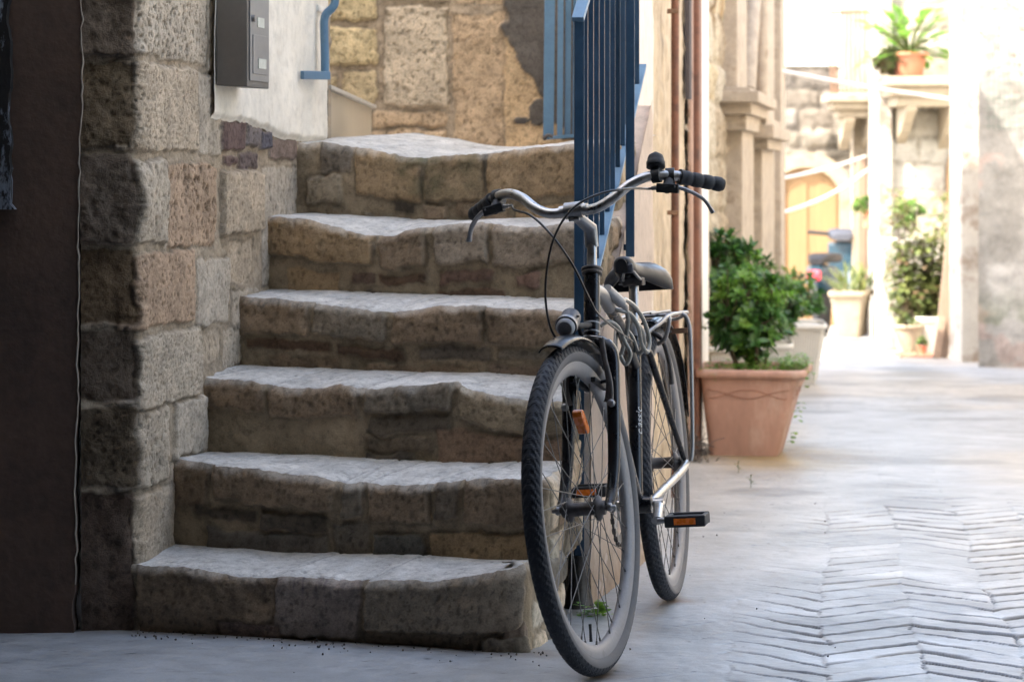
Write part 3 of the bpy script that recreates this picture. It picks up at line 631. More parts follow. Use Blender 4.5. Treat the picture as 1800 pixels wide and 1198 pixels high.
# ================================================================== BLUE GATE on the landing
yg = 8.25; gt = thing('blue_gate', 'slate blue slatted metal gate at the back right of the landing', 'gate', tuple(P(985, 245, yg)))
mb = MB(); mb.bar(P(967, -60, yg), P(964, 240, yg), .036, .02, up=(0, 1, 0)); mb.build('gate_post', M['bluel'], gt, bevel=.002)
for i in range(5):
    mb = MB(); xa = 985+i*13.5; mb.bar(P(xa+1, -60, yg+.02*i), P(xa-1, 238, yg+.02*i), .020, .02, up=(0, 1, 0)); mb.build('slat', M['bluel'], gt, bevel=.001)
mb = MB(); mb.bar(P(956, 243, yg-.03), P(1050, 236, yg+.02), .02, .012); mb.build('bottom_rail', M['bluel'], gt, bevel=.002)
mb = MB(); mb.tube(crv([P(956, 246, yg-.05), P(962, 238, yg-.05), P(972, 240, yg-.05)], 4), .006, 8); mb.build('hinge', M['dsteel'], gt)
# ================================================================== RAILING
rl = thing('blue_railing', 'dark blue steel stair railing with a tall front post beside the bicycle', 'railing', tuple(P(1012, 1075, 5.98)))
Yp = 5.98; pX = (1018-900)/F*Yp
def rp(Yq, z, dx=0): return Vector((pX+.225*(Yq-Yp)+dx, Yq, z))
zt = HC-(37-HY)/F*Yp
mb = MB(); mb.box((pX-.0125, Yp-.0125, gz(Yp)+.10), (pX+.0125, Yp+.0125, zt)); mb.build('post', M['blue'], rl, bevel=.0015)
mb = MB(); mb.box((pX-.026, Yp-.026, gz(Yp)-.02), (pX+.026, Yp+.026, gz(Yp)+.012)); 
mb.tube([(pX, Yp, gz(Yp)), (pX, Yp, gz(Yp)+.06), (pX, Yp, gz(Yp)+.13)], [.04, .026, .02], 10); mb.build('post_foot', M['dsteel'], rl)
mb = MB(); mb.bar(rp(Yp-.016, zt+.002), rp(6.9, zt+.76*(6.9-Yp)), .030, .014); mb.build('handrail', M['bluel'], rl, bevel=.0015)
br = lambda Yq: HC-(600-HY)/F*Yp+.02+.78*(Yq-Yp)
mb = MB(); mb.bar(rp(Yp, br(Yp)), rp(6.88, br(6.88)), .030, .010); mb.build('bottom_rail', M['bluel'], rl, bevel=.001)
nb = 11
for i in range(nb):
    Yq = Yp+.075*(i+1)
    if Yq > 6.84: break
    mb = MB(); q = rp(Yq, 0); mb.box((q.x-.0064, q.y-.0076, br(Yq)+.002), (q.x+.0064, q.y+.0076, zt+.76*(Yq-Yp)-.004)); mb.build('baluster', M['blue'], rl, bevel=.0008)
q = Vector((.316, 6.47, 0)); mb = MB(); mb.box((q.x-.0115, q.y-.0115, .82), (q.x+.0115, q.y+.0115, 2.3)); mb.build('post', M['blue'], rl, bevel=.0015)
mb = MB(); mb.bar((q.x, q.y, .845), (q.x-.05, q.y+.03, .845), .022, .016); mb.build('wall_bracket', M['blue'], rl, bevel=.001)
#@@PART3
# ================================================================== STUCCO CORNER HOUSE + STREET SIDE
WA = Vector((.35, 6.95)); WS = .1195; WD = Vector((WS, 1)).normalized(); WN = Vector((WD.y, -WD.x))
def wY(px): return (WA.y*WS-WA.x)/(WS-(px-900)/F)
def wu(px): return (wY(px)-WA.y)/WD.y
def wp(u, d, z): q = WA+WD*u+WN*d; return Vector((q.x, q.y, z))
sh = thing('stucco_house', 'narrow pinkish stucco house corner behind the blue railing with a thin rust brown pipe', 'house', (.3, 7.4, 0))
X, Y, NX, NY, U = pathgrid([(.185, 6.95), (WA.x, 6.95), tuple(WA+WD*3.36)], [.012], .006)
u, v = np.meshgrid(U, np.arange(-.2, 1.9, .008), indexing='ij')
H = .003*fbm(u*6, v*4, 0, 5, 3)+.001*fbm(u*50, v*50, 0, 6, 3)-.006*sst(.18+.17, .18+.20, u)
cA = np.array((.50, .39, .31)); cB = np.array((.62, .56, .50)); k1 = sst(.18+.165, .18+.185, u)[..., None]
Cc = (cA*(1-k1)+cB*k1)*(1+.05*fbm(u*25, v*1.2, 0, 9, 4)+.05*fbm(u*5, v*3, 0, 19, 4))[..., None]
k2 = sst(1.15+.04*fbm(v*3, u*0, 0, 7, 4)+.0*u, 1.21, u+.05*fbm(u*10, v*6, 0, 8, 4))
rgh = k2*(.012*fbm(u*14, v*14, 0, 31, 5)); H = H-.012*k2+rgh; Cc = Cc*(1-k2[..., None])+np.array((.44, .36, .26))*k2[..., None]*(1+.3*fbm(u*12, v*8, 0, 33, 5))[..., None]
g = GM(); g.add(np.stack([X[:, None]+NX[:, None]*H, Y[:, None]+NY[:, None]*H, v], -1), Cc); g.build('wall', M['plas'], sh)
mb = MB(); mb.prism([(.205, 6.99), (.34, 6.99), (.70, 10.3), (.55, 10.3)], lambda x, y, d: (x, y, d), -.3, 4.0); mb.build('house_body', M['wplas'], sh)
ud = wu(1172)
mb = MB(); mb.tube([wp(ud, .03, gz(9)-.02), wp(ud, .03, 2.4)], .0145, 12); dp = mb.build('drainpipe', M['rust'], sh)
for z in (.9, 1.62):
    mb = MB(); mb.box((-.02, -.02, -.008), (.02, .02, .008), Matrix.Translation(wp(ud, .022, z))); mb.build('clamp', M['iron'], dp, bevel=.002)
# ---- rough stone house
rh = thing('carved_stone_house', 'weathered limestone house with a carved portal running along the left of the street', 'house', (1.2, 12, 0))
WA = Vector((.747, 10.27)); WS = .1654; WD = Vector((WS, 1)).normalized(); WN = Vector((WD.y, -WD.x))
u0 = 0.0; u1 = (17.3-WA.y)/WD.y
rnd = random.Random(4); sts = []
z = -.6
cl = [(.46, .39, .28), (.42, .36, .27), (.50, .44, .34), (.38, .31, .22), (.52, .43, .29)]
while z < 2.9:
    hh = rnd.uniform(.16, .30); sts += courses(0, u1-u0+.2, [(z, z+hh, .25, .55)], int(z*100)+70, cl, .012, .014, .018, 26, .014); z += hh
for side_end in (0,):
    X, Y, NX, NY, U = pathgrid([tuple(WA+WD*u0), tuple(WA+WD*u1), tuple(WA+WD*u1-WN*1.2)], [.02], .014)
    u, v = np.meshgrid(U, np.arange(-.55, 2.75, .014), indexing='ij')
    H, Cc = relief(u, v, sts, mortar=(.42, .36, .27), mh=0, seed=500, wob=.02, edge=.02, mrough=.006)
    er = sst(.1, .5, fbm(u*1.2, v*.7, 0, 43, 3)+.2); H = H-er*.02*np.abs(fbm(u*9, v*5, 0, 44, 5))*2
    sm_ = sst(.15, .35, fbm(u*.9+3, v*.6, 0, 47, 3)); Cc = Cc*(1-.5*sm_[..., None])+np.array((.52, .47, .39))*.5*sm_[..., None]
    tooth = (np.sin(v*2*np.pi/.16) > 0)*sst(wu(1358)-u0, wu(1360)-u0, u)*(u < u1-u0+.02)*.02; H = H+tooth
    dkst = sst(.30, .42, fbm(u*2.2, v*2.2, 0, 48, 4)); Cc = Cc*(1-.45*dkst[..., None]*np.array((.8, 1, 1.2)))
    g = GM(); g.add(np.stack([X[:, None]+NX[:, None]*H, Y[:, None]+NY[:, None]*H, v], -1), Cc); g.build('wall', M['sand'], rh)
a = WA+WD*.05-WN*.05; b = WA+WD*(u1-.05)-WN*.05
mb = MB(); mb.prism([tuple(a), tuple(b), (b.x-1.6, b.y+.2), (b.x-3, b.y-3), (.55, 10.4)], lambda x, y, d: (x, y, d), -.8, 4.2); mb.build('house_body', M['wplas'], rh)
# downpipe recess: pale strip, brown pipe, white strip
us = [wu(q) for q in (1209.3, 1210.5, 1228, 1234)]
ub = wu(1216)
mb = MB(); mb.prism([(us[0], 0), (us[1], 0), (us[1], .020), (us[0], .020)], lambda x, y, d: wp(x, y, d), -.2, 2.6); mb.build('jamb', plain('pinkish jamb', (.48, .33, .26), .8, sc=8, stretch=(5, 5, .5)), rh, bevel=.004)
mb = MB(); mb.prism([(us[1]+.01, 0), (ub, 0), (ub, .045), (us[1]+.01, .045)], lambda x, y, d: wp(x, y, d), -.2, 2.6); mb.build('pipe_casing', M['rust'], rh, bevel=.012)
mb = MB(); mb.prism([(ub+.03, 0), (us[3], 0), (us[3], .030), (ub+.03, .030)], lambda x, y, d: wp(x, y, d), -.2, 2.6); mb.build('jamb', M['wplas'], rh, bevel=.004)
mb = MB()
for (z0_, z1_) in ((1.35, 2.1),): mb.prism([(wu(1204), 0), (wu(1208), 0), (wu(1208), .02), (wu(1204), .02)], lambda x, y, d: wp(x, y, d), z0_, z1_)
mb.build('gap_shade_strip', plain('gap shade', (.07, .06, .06), .9), rh)  # dark strip standing in for the shade of a gap
# portal: pilasters with capitals, arch springings
def zt_(px, py): return HC-(py-HY)/F*wY(px)
def moulded(pxa, pxb, d, ya, yb, name='pilaster', mat='carve', bev=.006):
    a, b = wu(pxa), wu(pxb); m = (pxa+pxb)/2
    mb = MB(); mb.prism([(a, -.02), (b, -.02), (b, d), (a, d)], lambda x, y, dd: wp(x, y, dd), zt_(m, yb), zt_(m, ya)); return mb.build(name, M[mat], rh, bevel=bev)
moulded(1274, 1296, .09, 225, 700)
cap = moulded(1270, 1299, .12, 205, 232, 'capital')
moulded(1268, 1302, .15, 185, 206, 'capital'); moulded(1266, 1306, .19, 168, 187, 'capital'); moulded(1270, 1300, .14, 160, 169, 'capital')
moulded(1272, 1290, .07, -200, 160)
moulded(1302, 1324, .12, 262, 700); moulded(1299, 1328, .16, 245, 264, 'capital'); moulded(1296, 1332, .20, 224, 246, 'capital'); moulded(1300, 1328, .15, 210, 225, 'capital')
moulded(1328, 1342, .07, -200, 700); moulded(1346, 1354, .10, -200, 700)
# arched niche between the pilasters (flat panel coloured dark for the shade of the opening) with a curved rib above
mb = MB(); a, b = wu(1303), wu(1321)
pts = [(a+(b-a)*i/10, zt_(1310, 210)+(zt_(1310, -40)-zt_(1310, 210))*math.sin(math.pi/2*i/10)**.8) for i in range(11)]
mb.prism([(a, zt_(1310, 212))]+pts+[(b, zt_(1310, 212))], lambda x, y, d: wp(x, d, y), .0, .022); mb.build('arch_shade_panel', plain('brown opening shade', (.22, .15, .10), .95, sc=8, bump=.4, dist=.01), rh)
mb = MB(); mb.tube([wp(x, .05, z) for x, z in [(a-.2, zt_(1300, 160)), (a-.02, zt_(1300, 80)), (a+.25, zt_(1305, 0)), (a+.6, zt_(1310, -60))]], .045, 8); mb.tube([wp(b, .06, zt_(1322, 200)), wp(b-.05, .06, zt_(1320, 60)), wp(b-.02, .06, zt_(1320, -60))], .04, 8); mb.build('arch_moulding', M['carve'], rh)
# ================================================================== houses on the right of the street
gh = thing('grey_plastered_house', 'patchy grey plastered house end standing at the right edge of the street', 'house', (3.8, 17.8, gz(17.8)))
XG = (1720-900)/F*17.8
uu = np.arange(0, 1.6, .016); vv = np.arange(-.5, 2.6, .016); u, v = np.meshgrid(uu, vv, indexing='ij')
H = .02*fbm(u*3, v*3, 0, 71, 5)+.012*fbm(u*14, v*14, 0, 72, 4)
pa = sst(-.05, .12, fbm(u*2, v*1.6, 0, 73, 5)); pb = sst(.12, .2, fbm(u*3+5, v*3, 0, 74, 4)+.35*sst(1.4, 2.4, v)-.15)
Cc = np.array((.30, .29, .27))*(1-pa[..., None])+np.array((.42, .41, .39))*pa[..., None]
Cc = Cc*(1-pb[..., None]*.5)+np.array((.45, .33, .29))*pb[..., None]*.5
gr = sst(.1, .3, fbm(u*4, v*4, 0, 75, 4))*sst(.3, -.3, v); Cc = Cc*(1-.4*gr[..., None]*np.array((1, .8, 1.2)))
crk = np.exp(-(fbm(u*2.3, v*2.3, 0, 76, 3)/.012)**2)*sst(.9, 1.5, v); Cc = Cc*(1-.5*crk[..., None]); H = H-.01*crk
g = GM(); g.add(np.stack([XG+u, 17.8-H, v], -1), Cc); g.build('wall', M['greyw'], gh)
mb = MB(); mb.prism([(XG+.01, 17.84), (5.2, 17.84), (5.2, 21.5), (XG+.82, 21.5)], lambda x, y, d: (x, y, d), -.8, 3.6); mb.build('house_body', M['wplas'], gh)
mb = MB()
for i in range(9): mb.tube([P(1738+i*9, 10, 17.74), P(1738+i*9, 230, 17.74)], .0018, 4)
for i in range(14): mb.tube([P(1730, 14+i*16, 17.74), P(1815, 16+i*16, 17.74)], .0018, 4)
mb.build('wire_mesh', plain('green wire', (.10, .16, .12), .6), gh)
wp_ = thing('added_sunlit_side_pier', 'white plastered pier added for the sunlit side of the grey wall', 'pier', tuple(P(1706, 637, 18.7)))
mb = MB(); mb.box((P(1690, 0, 18.6).x, 18.6, -.7), (P(1722, 0, 18.6).x, 19.1, 2.9)); mb.build('added_pier_body', M['court'], wp_, bevel=.01)  # separate block added for the sunlit side face of the grey house
rs = thing('unseen_house', 'unseen house wall along the right of the street, put in to shade it', 'house', (2.8, 10, 0))
mb = MB(); mb.prism([(1.78, 5.6), (4.2, 17.7), (7, 17.7), (6, 5.6)], lambda x, y, d: (x, y, d), -.8, 3.4); mb.build('wall', M['wplas'], rs)  # off-frame mass, put in to shade the street
# ---- end of the street
YE = 27.0
eh = thing('end_wall', 'pale rubble wall with an ochre arched double door at the end of the street', 'wall', (3.5, YE, gz(27)))
uu = np.arange(0, 3.2, .03); vv = np.arange(-.9, 2.25, .03); u, v = np.meshgrid(uu, vv, indexing='ij')
sts = courses(0, 3.2, [(z, z+.22, .2, .5) for z in np.arange(-.9, 2.3, .22)], 5, [(.25, .22, .18), (.30, .27, .22), (.20, .18, .155), (.33, .30, .26)], .03, .03, .0, 20, .02)
H, Cc = relief(u, v, sts, mortar=(.29, .26, .215), seed=700, wob=.05, edge=.03, mrough=.01)
dk = sst(.0, .2, fbm(u*1.5, v*1.5, 0, 77, 3)); Cc = Cc*(1-.3*dk[..., None])
pxx = 900+(u+2.2)/YE*F; pyy = HY-(v-HC)/YE*F
dkp = np.clip(1-((pxx-1475)/30)**2-((pyy-260)/28)**2+.5*fbm(u*8, v*8, 0, 78, 3), 0, 1)
Cc = Cc*(1-.6*np.clip(dkp*2, 0, 1)[..., None])
g = GM(); g.add(np.stack([u+2.2, YE-H, v], -1), Cc); g.build('wall', M['farst'], eh)
mb = MB(); mb.box((0, YE+.04, -1), (9, YE+.5, 2.22)); mb.build('wall_core', M['court'], eh)
# arch surround, door
def arch(pxl, pxr, ytop, ysp, ybase, Y, name, mat, parent, d0, d1, n=16):
    poly = [(pxl, ybase)]
    for i in range(n+1):
        a = math.pi*(1-i/n); poly.append(((pxl+pxr)/2+(pxr-pxl)/2*math.cos(a), ysp-(ysp-ytop)*math.sin(a)))
    poly.append((pxr, ybase))
    mb = MB(); mb.prism(poly, lambda x, y, d: P(x, y, Y)+Vector((0, -d, 0)), d0, d1); return mb.build(name, mat, parent, bevel=.01)
def archring(pxl, pxr, ytop, ysp, ybase, th, Y, name, mat, parent, d0, d1, n=16):
    ob = MB(); inner = [(pxl, ybase)]; outer = [(pxl-th, ybase)]
    for i in range(n+1):
        a = math.pi*(1-i/n); c, s = math.cos(a), math.sin(a); mx = (pxl+pxr)/2; hw = (pxr-pxl)/2
        inner.append((mx+hw*c, ysp-(ysp-ytop)*s)); outer.append((mx+(hw+th)*c, ysp-(ysp-ytop+th)*s))
    inner.append((pxr, ybase)); outer.append((pxr+th, ybase))
    for i in range(len(inner)-1):
        ob.prism([inner[i], inner[i+1], outer[i+1], outer[i]], lambda x, y, d: P(x, y, Y)+Vector((0, -d, 0)), d0, d1)
    return ob.build(name, mat, parent)
archring(1352, 1474, 294, 350, 580, 26, YE, 'arch_surround', M['cream'], eh, .02, .14)
dr = arch(1350, 1476, 292, 350, 585, YE, 'door', M['door'], eh, .03, .055)
mb = MB()
mb.prism([(1350, 585), (1350, 345), (1362, 318), (1380, 302), (1380, 585)], lambda x, y, d: P(x, y, YE)+Vector((0, -d, 0)), .055, .075)
mb.build('door_frame', plain('orange door frame', (.22, .11, .035), .7), dr)
for xx in (1384, 1436):
    mb = MB(); mb.prism([(xx, 580), (xx, 326), (xx+20, 312), (xx+34, 320), (xx+34, 580)], lambda x, y, d: P(x, y, YE)+Vector((0, -d, 0)), .055, .07); mb.build('door_leaf', M['door'], dr, bevel=.006)
# house on the right of the court
ch = thing('balcony_house', 'sunlit cream house with two carved stone balconies above the potted shrubs', 'house', (3.8, 22, gz(22)))
Y0 = 22.0; x0 = P(1543, 0, Y0).x
mb = MB(); mb.prism([(x0, Y0), (5.4, Y0), (5.4, 27), (x0+.55, 27)], lambda x, y, d: (x, y, d), -.8, 2.9); mb.build('wall', M['court'], ch)
mb = MB(); mb.box((P(1541, 0, Y0).x, Y0-.09, -.7), (P(1566, 0, Y0).x, Y0+.06, 2.9)); mb.build('pilaster', M['court'], ch, bevel=.01)
mb = MB(); mb.box((P(1682, 0, Y0).x, Y0-.05, -.7), (P(1700, 0, Y0).x, Y0+.06, 1.3)); mb.build('pilaster', M['cream'], ch, bevel=.01)
sts = courses(0, .80, [(z, z+.24, .25, .5) for z in np.arange(-.8, 2.9, .24)], 15, [(.40, .37, .31), (.36, .32, .26), (.43, .41, .36)], .012, .015, .0, 20, .02)
Pg_, Cc_, *_q = wallgrid((x0+.12, Y0-.004), (x0+.90, Y0-.004), -.75, 2.85, .02, sts, 1, mortar=(.38, .35, .29), seed=810, wob=.03, edge=.02, mrough=.008)
g = GM(); g.add(Pg_, Cc_); g.build('front_masonry', M['farst'], ch)
arch(1662, 1687, 262, 310, 605, Y0, 'niche_door', plain('brown niche', (.34, .22, .12), .9, sc=5, stretch=(5, 5, 1)), ch, .03, .06)
def balcony(Yw, pxl, pxr, ytop, ysl, proj, cons, nm, mouldings=3):
    """slab with stepped mouldings and scroll consoles, projecting towards the camera"""
    top = P((pxl+pxr)/2, ytop, Yw-proj).z; bot = P((pxl+pxr)/2, ysl, Yw-proj).z; xl = P(pxl, 0, Yw-proj).x; xr = P(pxr, 0, Yw-proj).x
    first = None
    for i in range(mouldings):
        t0 = top-(top-bot)*i/mouldings; t1 = top-(top-bot)*(i+1)/mouldings; sh_ = .06*i
        mb = MB(); mb.box((xl+sh_, Yw-proj+sh_, t1+.002*(i < mouldings-1)), (xr-sh_*.2, Yw, t0)); o = mb.build('balcony_slab' if i == 0 else 'moulding', M['cream'], ch if first is None else first, bevel=.012)
        if first is None: first = o
    for (pa, pb, drop) in cons:
        xa = P(pa, 0, Yw-proj*.6).x; xb = P(pb, 0, Yw-proj*.6).x; n = 14; pl_ = [(0, bot), (proj*.85, bot)]
        for i in range(n+1):
            t = i/n; pl_.append((proj*.85*(1-t)*(1-.25*math.sin(t*2*math.pi)), bot-.04-drop*t**.8-.03*math.sin(t*math.pi*2)))
        mb = MB(); mb.prism(pl_, lambda x, y, d: Vector((xa+d, Yw-x, y)), 0, xb-xa); mb.build('console', M['cream'], first, bevel=.008)
    return first
b1 = balcony(Y0, 1556, 1702, 134, 186, .75, ((1588, 1606, .30), (1664, 1690, .34)), 'front')
b2 = balcony(24.6, 1455, 1548, 166, 206, .55, ((1482, 1500, .28), (1524, 1540, .28)), 'side')
mb = MB(); mb.box((P(1500, 0, 24.6).x, 24.6, -.6), (x0+.5, 24.8, 2.9)); mb.build('side_wall', M['cream'], ch)
mb = MB(); mb.box((P(1506, 0, 24.5).x, 24.42, -.6), (P(1522, 0, 24.5).x, 24.55, 1.2)); mb.build('side_shutter', M['wood'], ch, bevel=.01)
mb = MB(); mb.box((P(1478, 0, 24.5).x, 24.52, 1.75), (P(1540, 0, 24.5).x, 24.58, 2.88)); mb.build('weathered_panel', plain('weathered panel', (.42, .34, .28), .9, var=.25, sc=6, stretch=(6, 1, .7), col2=(.55, .5, .45)), ch)
# iron balustrade on the side balcony
Yb_ = 24.1
br_ = MB()
for q in (1463, 1470): br_.tube(crv([P(q, 166, Yb_), P(q-2, 120, Yb_), P(q-6, 95, Yb_), P(q-2, 60, Yb_), P(q+2, 22, Yb_)], 4), .012, 6)
br_.bar(P(1455, 22, Yb_), P(1548, 21, Yb_), .03, .03); br_.bar(P(1458, 160, Yb_), P(1548, 160, Yb_), .02, .02)
bal = br_.build('balustrade', M['iron'], ch)
for i in range(9):
    q = 1480+i*8; mb = MB(); mb.tube([P(q, 22, Yb_), P(q, 60, Yb_), P(q-1, 110, Yb_-.03), P(q, 160, Yb_)], .010, 6); mb.build('baluster', M['iron'], bal)
# stone planter, tiny window box etc
def ground_at(px, Y): return Vector(((px-900)/F*Y, Y, gz(Y)))
# ropes
for nm, a, b, sag in (('clothes_line', P(1290, 108, 15.0), P(1704, 178, 21.2), .02), ('clothes_line', P(1355, 317, 16.6), P(1524, 274, 24.4), .02), ('clothes_line', P(1352, 380, 16.4), P(1526, 298, 24.4), .06)):
    mb = MB(); mb.tube([a.lerp(b, i/20)-Vector((0, 0, sag*math.sin(math.pi*i/20))) for i in range(21)], .013, 6)
    lab = {108: 'white rope strung highest past the balconies'}.get(0)
    o = mb.build(nm, M['rope'], origin=a)
    tag(o, {0: 'white clothes line strung highest across the balconies', 1: 'upper white clothes line crossing the arched door top', 2: 'lower white clothes line crossing the ochre door leaves'}[[.02, .02, .06].index(sag) if sag == .06 else (0 if a.z > 1.5 else 1)], 'clothes line', 'ropes across the street end')
# ================================================================== GROUND
mb = MB(); n = 40
for i, (ya_, yb_) in enumerate(((-60, 3), (3, 30), (30, 120))):
    mb.add([(-60, ya_, gz(ya_)-.035), (60, ya_, gz(ya_)-.035), (60, yb_, gz(yb_)-.035), (-60, yb_, gz(yb_)-.035)], [(0, 1, 2, 3)])
o = mb.build('ground', plain('dusty ground', (.34, .32, .29), .9)); tag(o, 'dusty pale ground under and around the street', 'ground', kind='structure')
xs = np.concatenate([np.arange(-2.2, -1.25, .05), np.arange(-1.25, .1, .011), np.arange(.1, 1.75, .0058), np.arange(1.75, 4.2, .03), np.arange(4.2, 6, .2)])
ys = np.concatenate([np.arange(-5.5, 4.6, .1), np.arange(4.6, 4.9, .02), np.arange(4.9, 7.8, .0042), np.arange(7.8, 10, .007), np.arange(10, 13, .016), np.arange(13, 27.2, .045)])
x, y = np.meshgrid(xs, ys, indexing='ij')
gzz = np.interp(ys, [-10, 3, 30], [gz(3), gz(3), gz(30)])[None, :]
# slabs run along the street axis
sx = x-.13*(y-5)                                     # street-aligned coordinate
wob1 = .030*fbm(x*2.2, y*2.2, 0, 11, 3)+.007*fbm(x*14, y*14, 0, 12, 3)
colw = .215; ci = np.floor((sx+wob1*1.2)/colw); cf = (sx+wob1*1.2)/colw-ci
skew = np.where(ci % 2 == 0, .16, -.13)+.05*vn(ci*1.7, 0*ci, 0, 3)
rowd = .128
sk = np.where(ci % 2 == 0, .85, -.72)+.12*vn(ci*1.7+y*.3, 0*ci, 0, 3)
yy = y+wob1+(cf-.5)*colw*sk+.03*vn(ci*3.3, 0*ci, 0, 5)+.05*vn(x*.8, y*.8, 0, 6)
ri = np.floor(yy/rowd); rf = yy/rowd-ri
hsh = _h(ci.astype(np.int64)+1000, ri.astype(np.int64)+1000, 0*ri.astype(np.int64), 9)
hs2 = _h(ci.astype(np.int64)+1000, ri.astype(np.int64)+1000, 0*ri.astype(np.int64), 19)
paved = sst(.16, .46, sx-.25-.16*fbm(x*1.2, y*.8, 0, 22, 3)+.05*fbm(x*6, y*6, 0, 23, 3))    # cobbled right, dusty screed left
fade = (1-.65*sst(7.6, 9.2, y))*(1-.80*sst(.0, .30, fbm(x*.9+4, y*.55, 0, 24, 3)+.12)*sst(5.6, 7.2, y))
gapw = (.012+.026*hsh**3)
dgap = np.minimum(rf, 1-rf)*rowd/ (gapw*.30)
jt = 1-sst(.45, 1.05, dgap); 
cg = np.minimum(cf, 1-cf)*colw; jc = (1-sst(.001, .005, cg))*sst(.6, .9, hs2)*.8
lip = sst(.10, .0, rf)*0
tilt = (.5-rf)*.013*(hs2**1.5)+(.5-cf)*.010*(hsh-.3)
openw = sst(.58, .70, hsh)*sst(.26, .13, rf+.12*(1-np.where(hs2 > .5, cf, 1-cf)))*sst(.40, .7, np.where(hs2 > .5, cf, 1-cf))*1.3
jj = np.clip(np.maximum(np.maximum(jt*sst(.15, .55, vn(x*5, y*6, 0, 31)*.7+hs2*.9), jc), openw), 0, 1)
jh = sst(.05, .95, jj)*(1-sst(.30, 1.25, dgap)*.0); hgt = (.5*tilt-.007*jh)*sst(9.6, 8.0, y)*paved*fade
crack = np.exp(-((rf-.5)/.012)**2)*sst(.3, .5, vn(x*2.2, y*4, 0, 37))*(1-paved)*sst(-.1, .2, fbm(x*2, y*2, 0, 39, 3))
big = .008*fbm(x*1.1, y*1.1, 0, 41, 3)+.0022*fbm(x*9, y*9, 0, 42, 4)+.0008*fbm(x*45, y*45, 0, 43, 2)
zg = gzz+big+hgt-.004*crack
base = np.array((.325, .34, .355)); dust = np.array((.39, .36, .315)); 
kd = np.clip(sst(.0, .4, fbm(x*.8, y*.6, 0, 51, 4)+.05)*.8+sst(1.1, .3, sx)*sst(5.6, 6.6, y)*.6, 0, 1)[..., None]; kd = kd*(.25+.75*sst(5.6, 8.5, y-.5*x))[..., None]
Cc = base*(1-kd)+dust*kd
stn = sst(.05, .45, fbm(x*2.1+8, y*3.2, 0, 54, 6)); Cc = Cc*(1-.32*stn)[..., None]
str_ = np.exp(-(fbm(x*1.6+3, y*7, 0, 55, 4)/.010)**2)*sst(.1, .3, fbm(x*3, y*3, 0, 56, 3)); Cc = Cc*(1-.35*str_*sst(7, 5.8, y))[..., None]
Cc = Cc*(1+.20*fbm(x*4, y*4, 0, 52, 5)+.42*(hsh-.5)*paved*sst(8.5, 7, y))[..., None]
sc_ = sst(.15, .4, fbm(x*7+2, y*5, 0, 57, 5)); Cc = Cc*(1+.30*sc_*sst(7.5, 6, y)*sst(.4, .9, x))[..., None]  # gloss sheen painted as paler patches on the near right paving
Cc = Cc*(1-.85*(np.clip(jj*1.25, 0, 1)*paved*fade)[..., None])*(1-.5*crack[..., None])
# dirt along the foot of the steps and around the pot
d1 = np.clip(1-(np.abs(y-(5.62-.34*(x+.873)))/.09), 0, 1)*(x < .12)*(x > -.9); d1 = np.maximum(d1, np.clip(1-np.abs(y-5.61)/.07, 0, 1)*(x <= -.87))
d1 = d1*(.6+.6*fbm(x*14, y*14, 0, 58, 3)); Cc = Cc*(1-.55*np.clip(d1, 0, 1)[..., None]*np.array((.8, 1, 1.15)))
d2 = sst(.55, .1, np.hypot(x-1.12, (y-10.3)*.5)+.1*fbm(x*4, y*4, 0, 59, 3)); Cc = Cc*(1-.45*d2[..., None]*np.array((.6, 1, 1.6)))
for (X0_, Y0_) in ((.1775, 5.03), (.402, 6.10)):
    d3 = np.exp(-(((x-X0_-.01)/.05)**2+((y-Y0_)/.06)**2)); Cc = Cc*(1-.6*np.clip(d3*(1+.6*fbm(x*18, y*18, 0, 61, 3)), 0, 1)[..., None]*np.array((.7, 1, 1.2)))  # brown grime at the tyre contacts, also painted as contact shadow
grains = (vn(x*60, y*60, 0, 66) > .90)*(1-paved*.6); Cc = Cc*(1-.6*grains[..., None])
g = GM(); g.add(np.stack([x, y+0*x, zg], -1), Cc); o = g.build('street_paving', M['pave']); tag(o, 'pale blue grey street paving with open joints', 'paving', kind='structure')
# pebbles and grit
mb = MB(); rnd = random.Random(9)
for i in range(170):
    if rnd.random() < .75: t = rnd.random(); X_ = -.87+t*.95; Y_ = 5.62-.34*(X_+.873)-abs(rnd.gauss(0, .07))-.01
    else: X_ = rnd.uniform(-.9, 1.1); Y_ = rnd.uniform(5.0, 8.5)
    r = rnd.uniform(.0008, .0028)*(1.8 if rnd.random() < .06 else 1); c0 = Vector((X_, Y_, gz(Y_)+.004+r*.3))
    vs = [c0+Vector((math.cos(a)*math.cos(b), math.sin(a)*math.cos(b), math.sin(b)))*r*rnd.uniform(.6, 1.3) for b in (-1, 0, 1) for a in (0, 1.57, 3.14, 4.71)]
    fs = [(j*4+k, j*4+(k+1) % 4, j*4+4+(k+1) % 4, j*4+4+k) for j in (0, 1) for k in range(4)]+[(0, 3, 2, 1), (8, 9, 10, 11)]
    mb.add(vs, fs)
o = mb.build('grit', M['twig']); tag(o, 'dark grit and crumbs scattered at the foot of the steps', 'grit', kind='stuff')
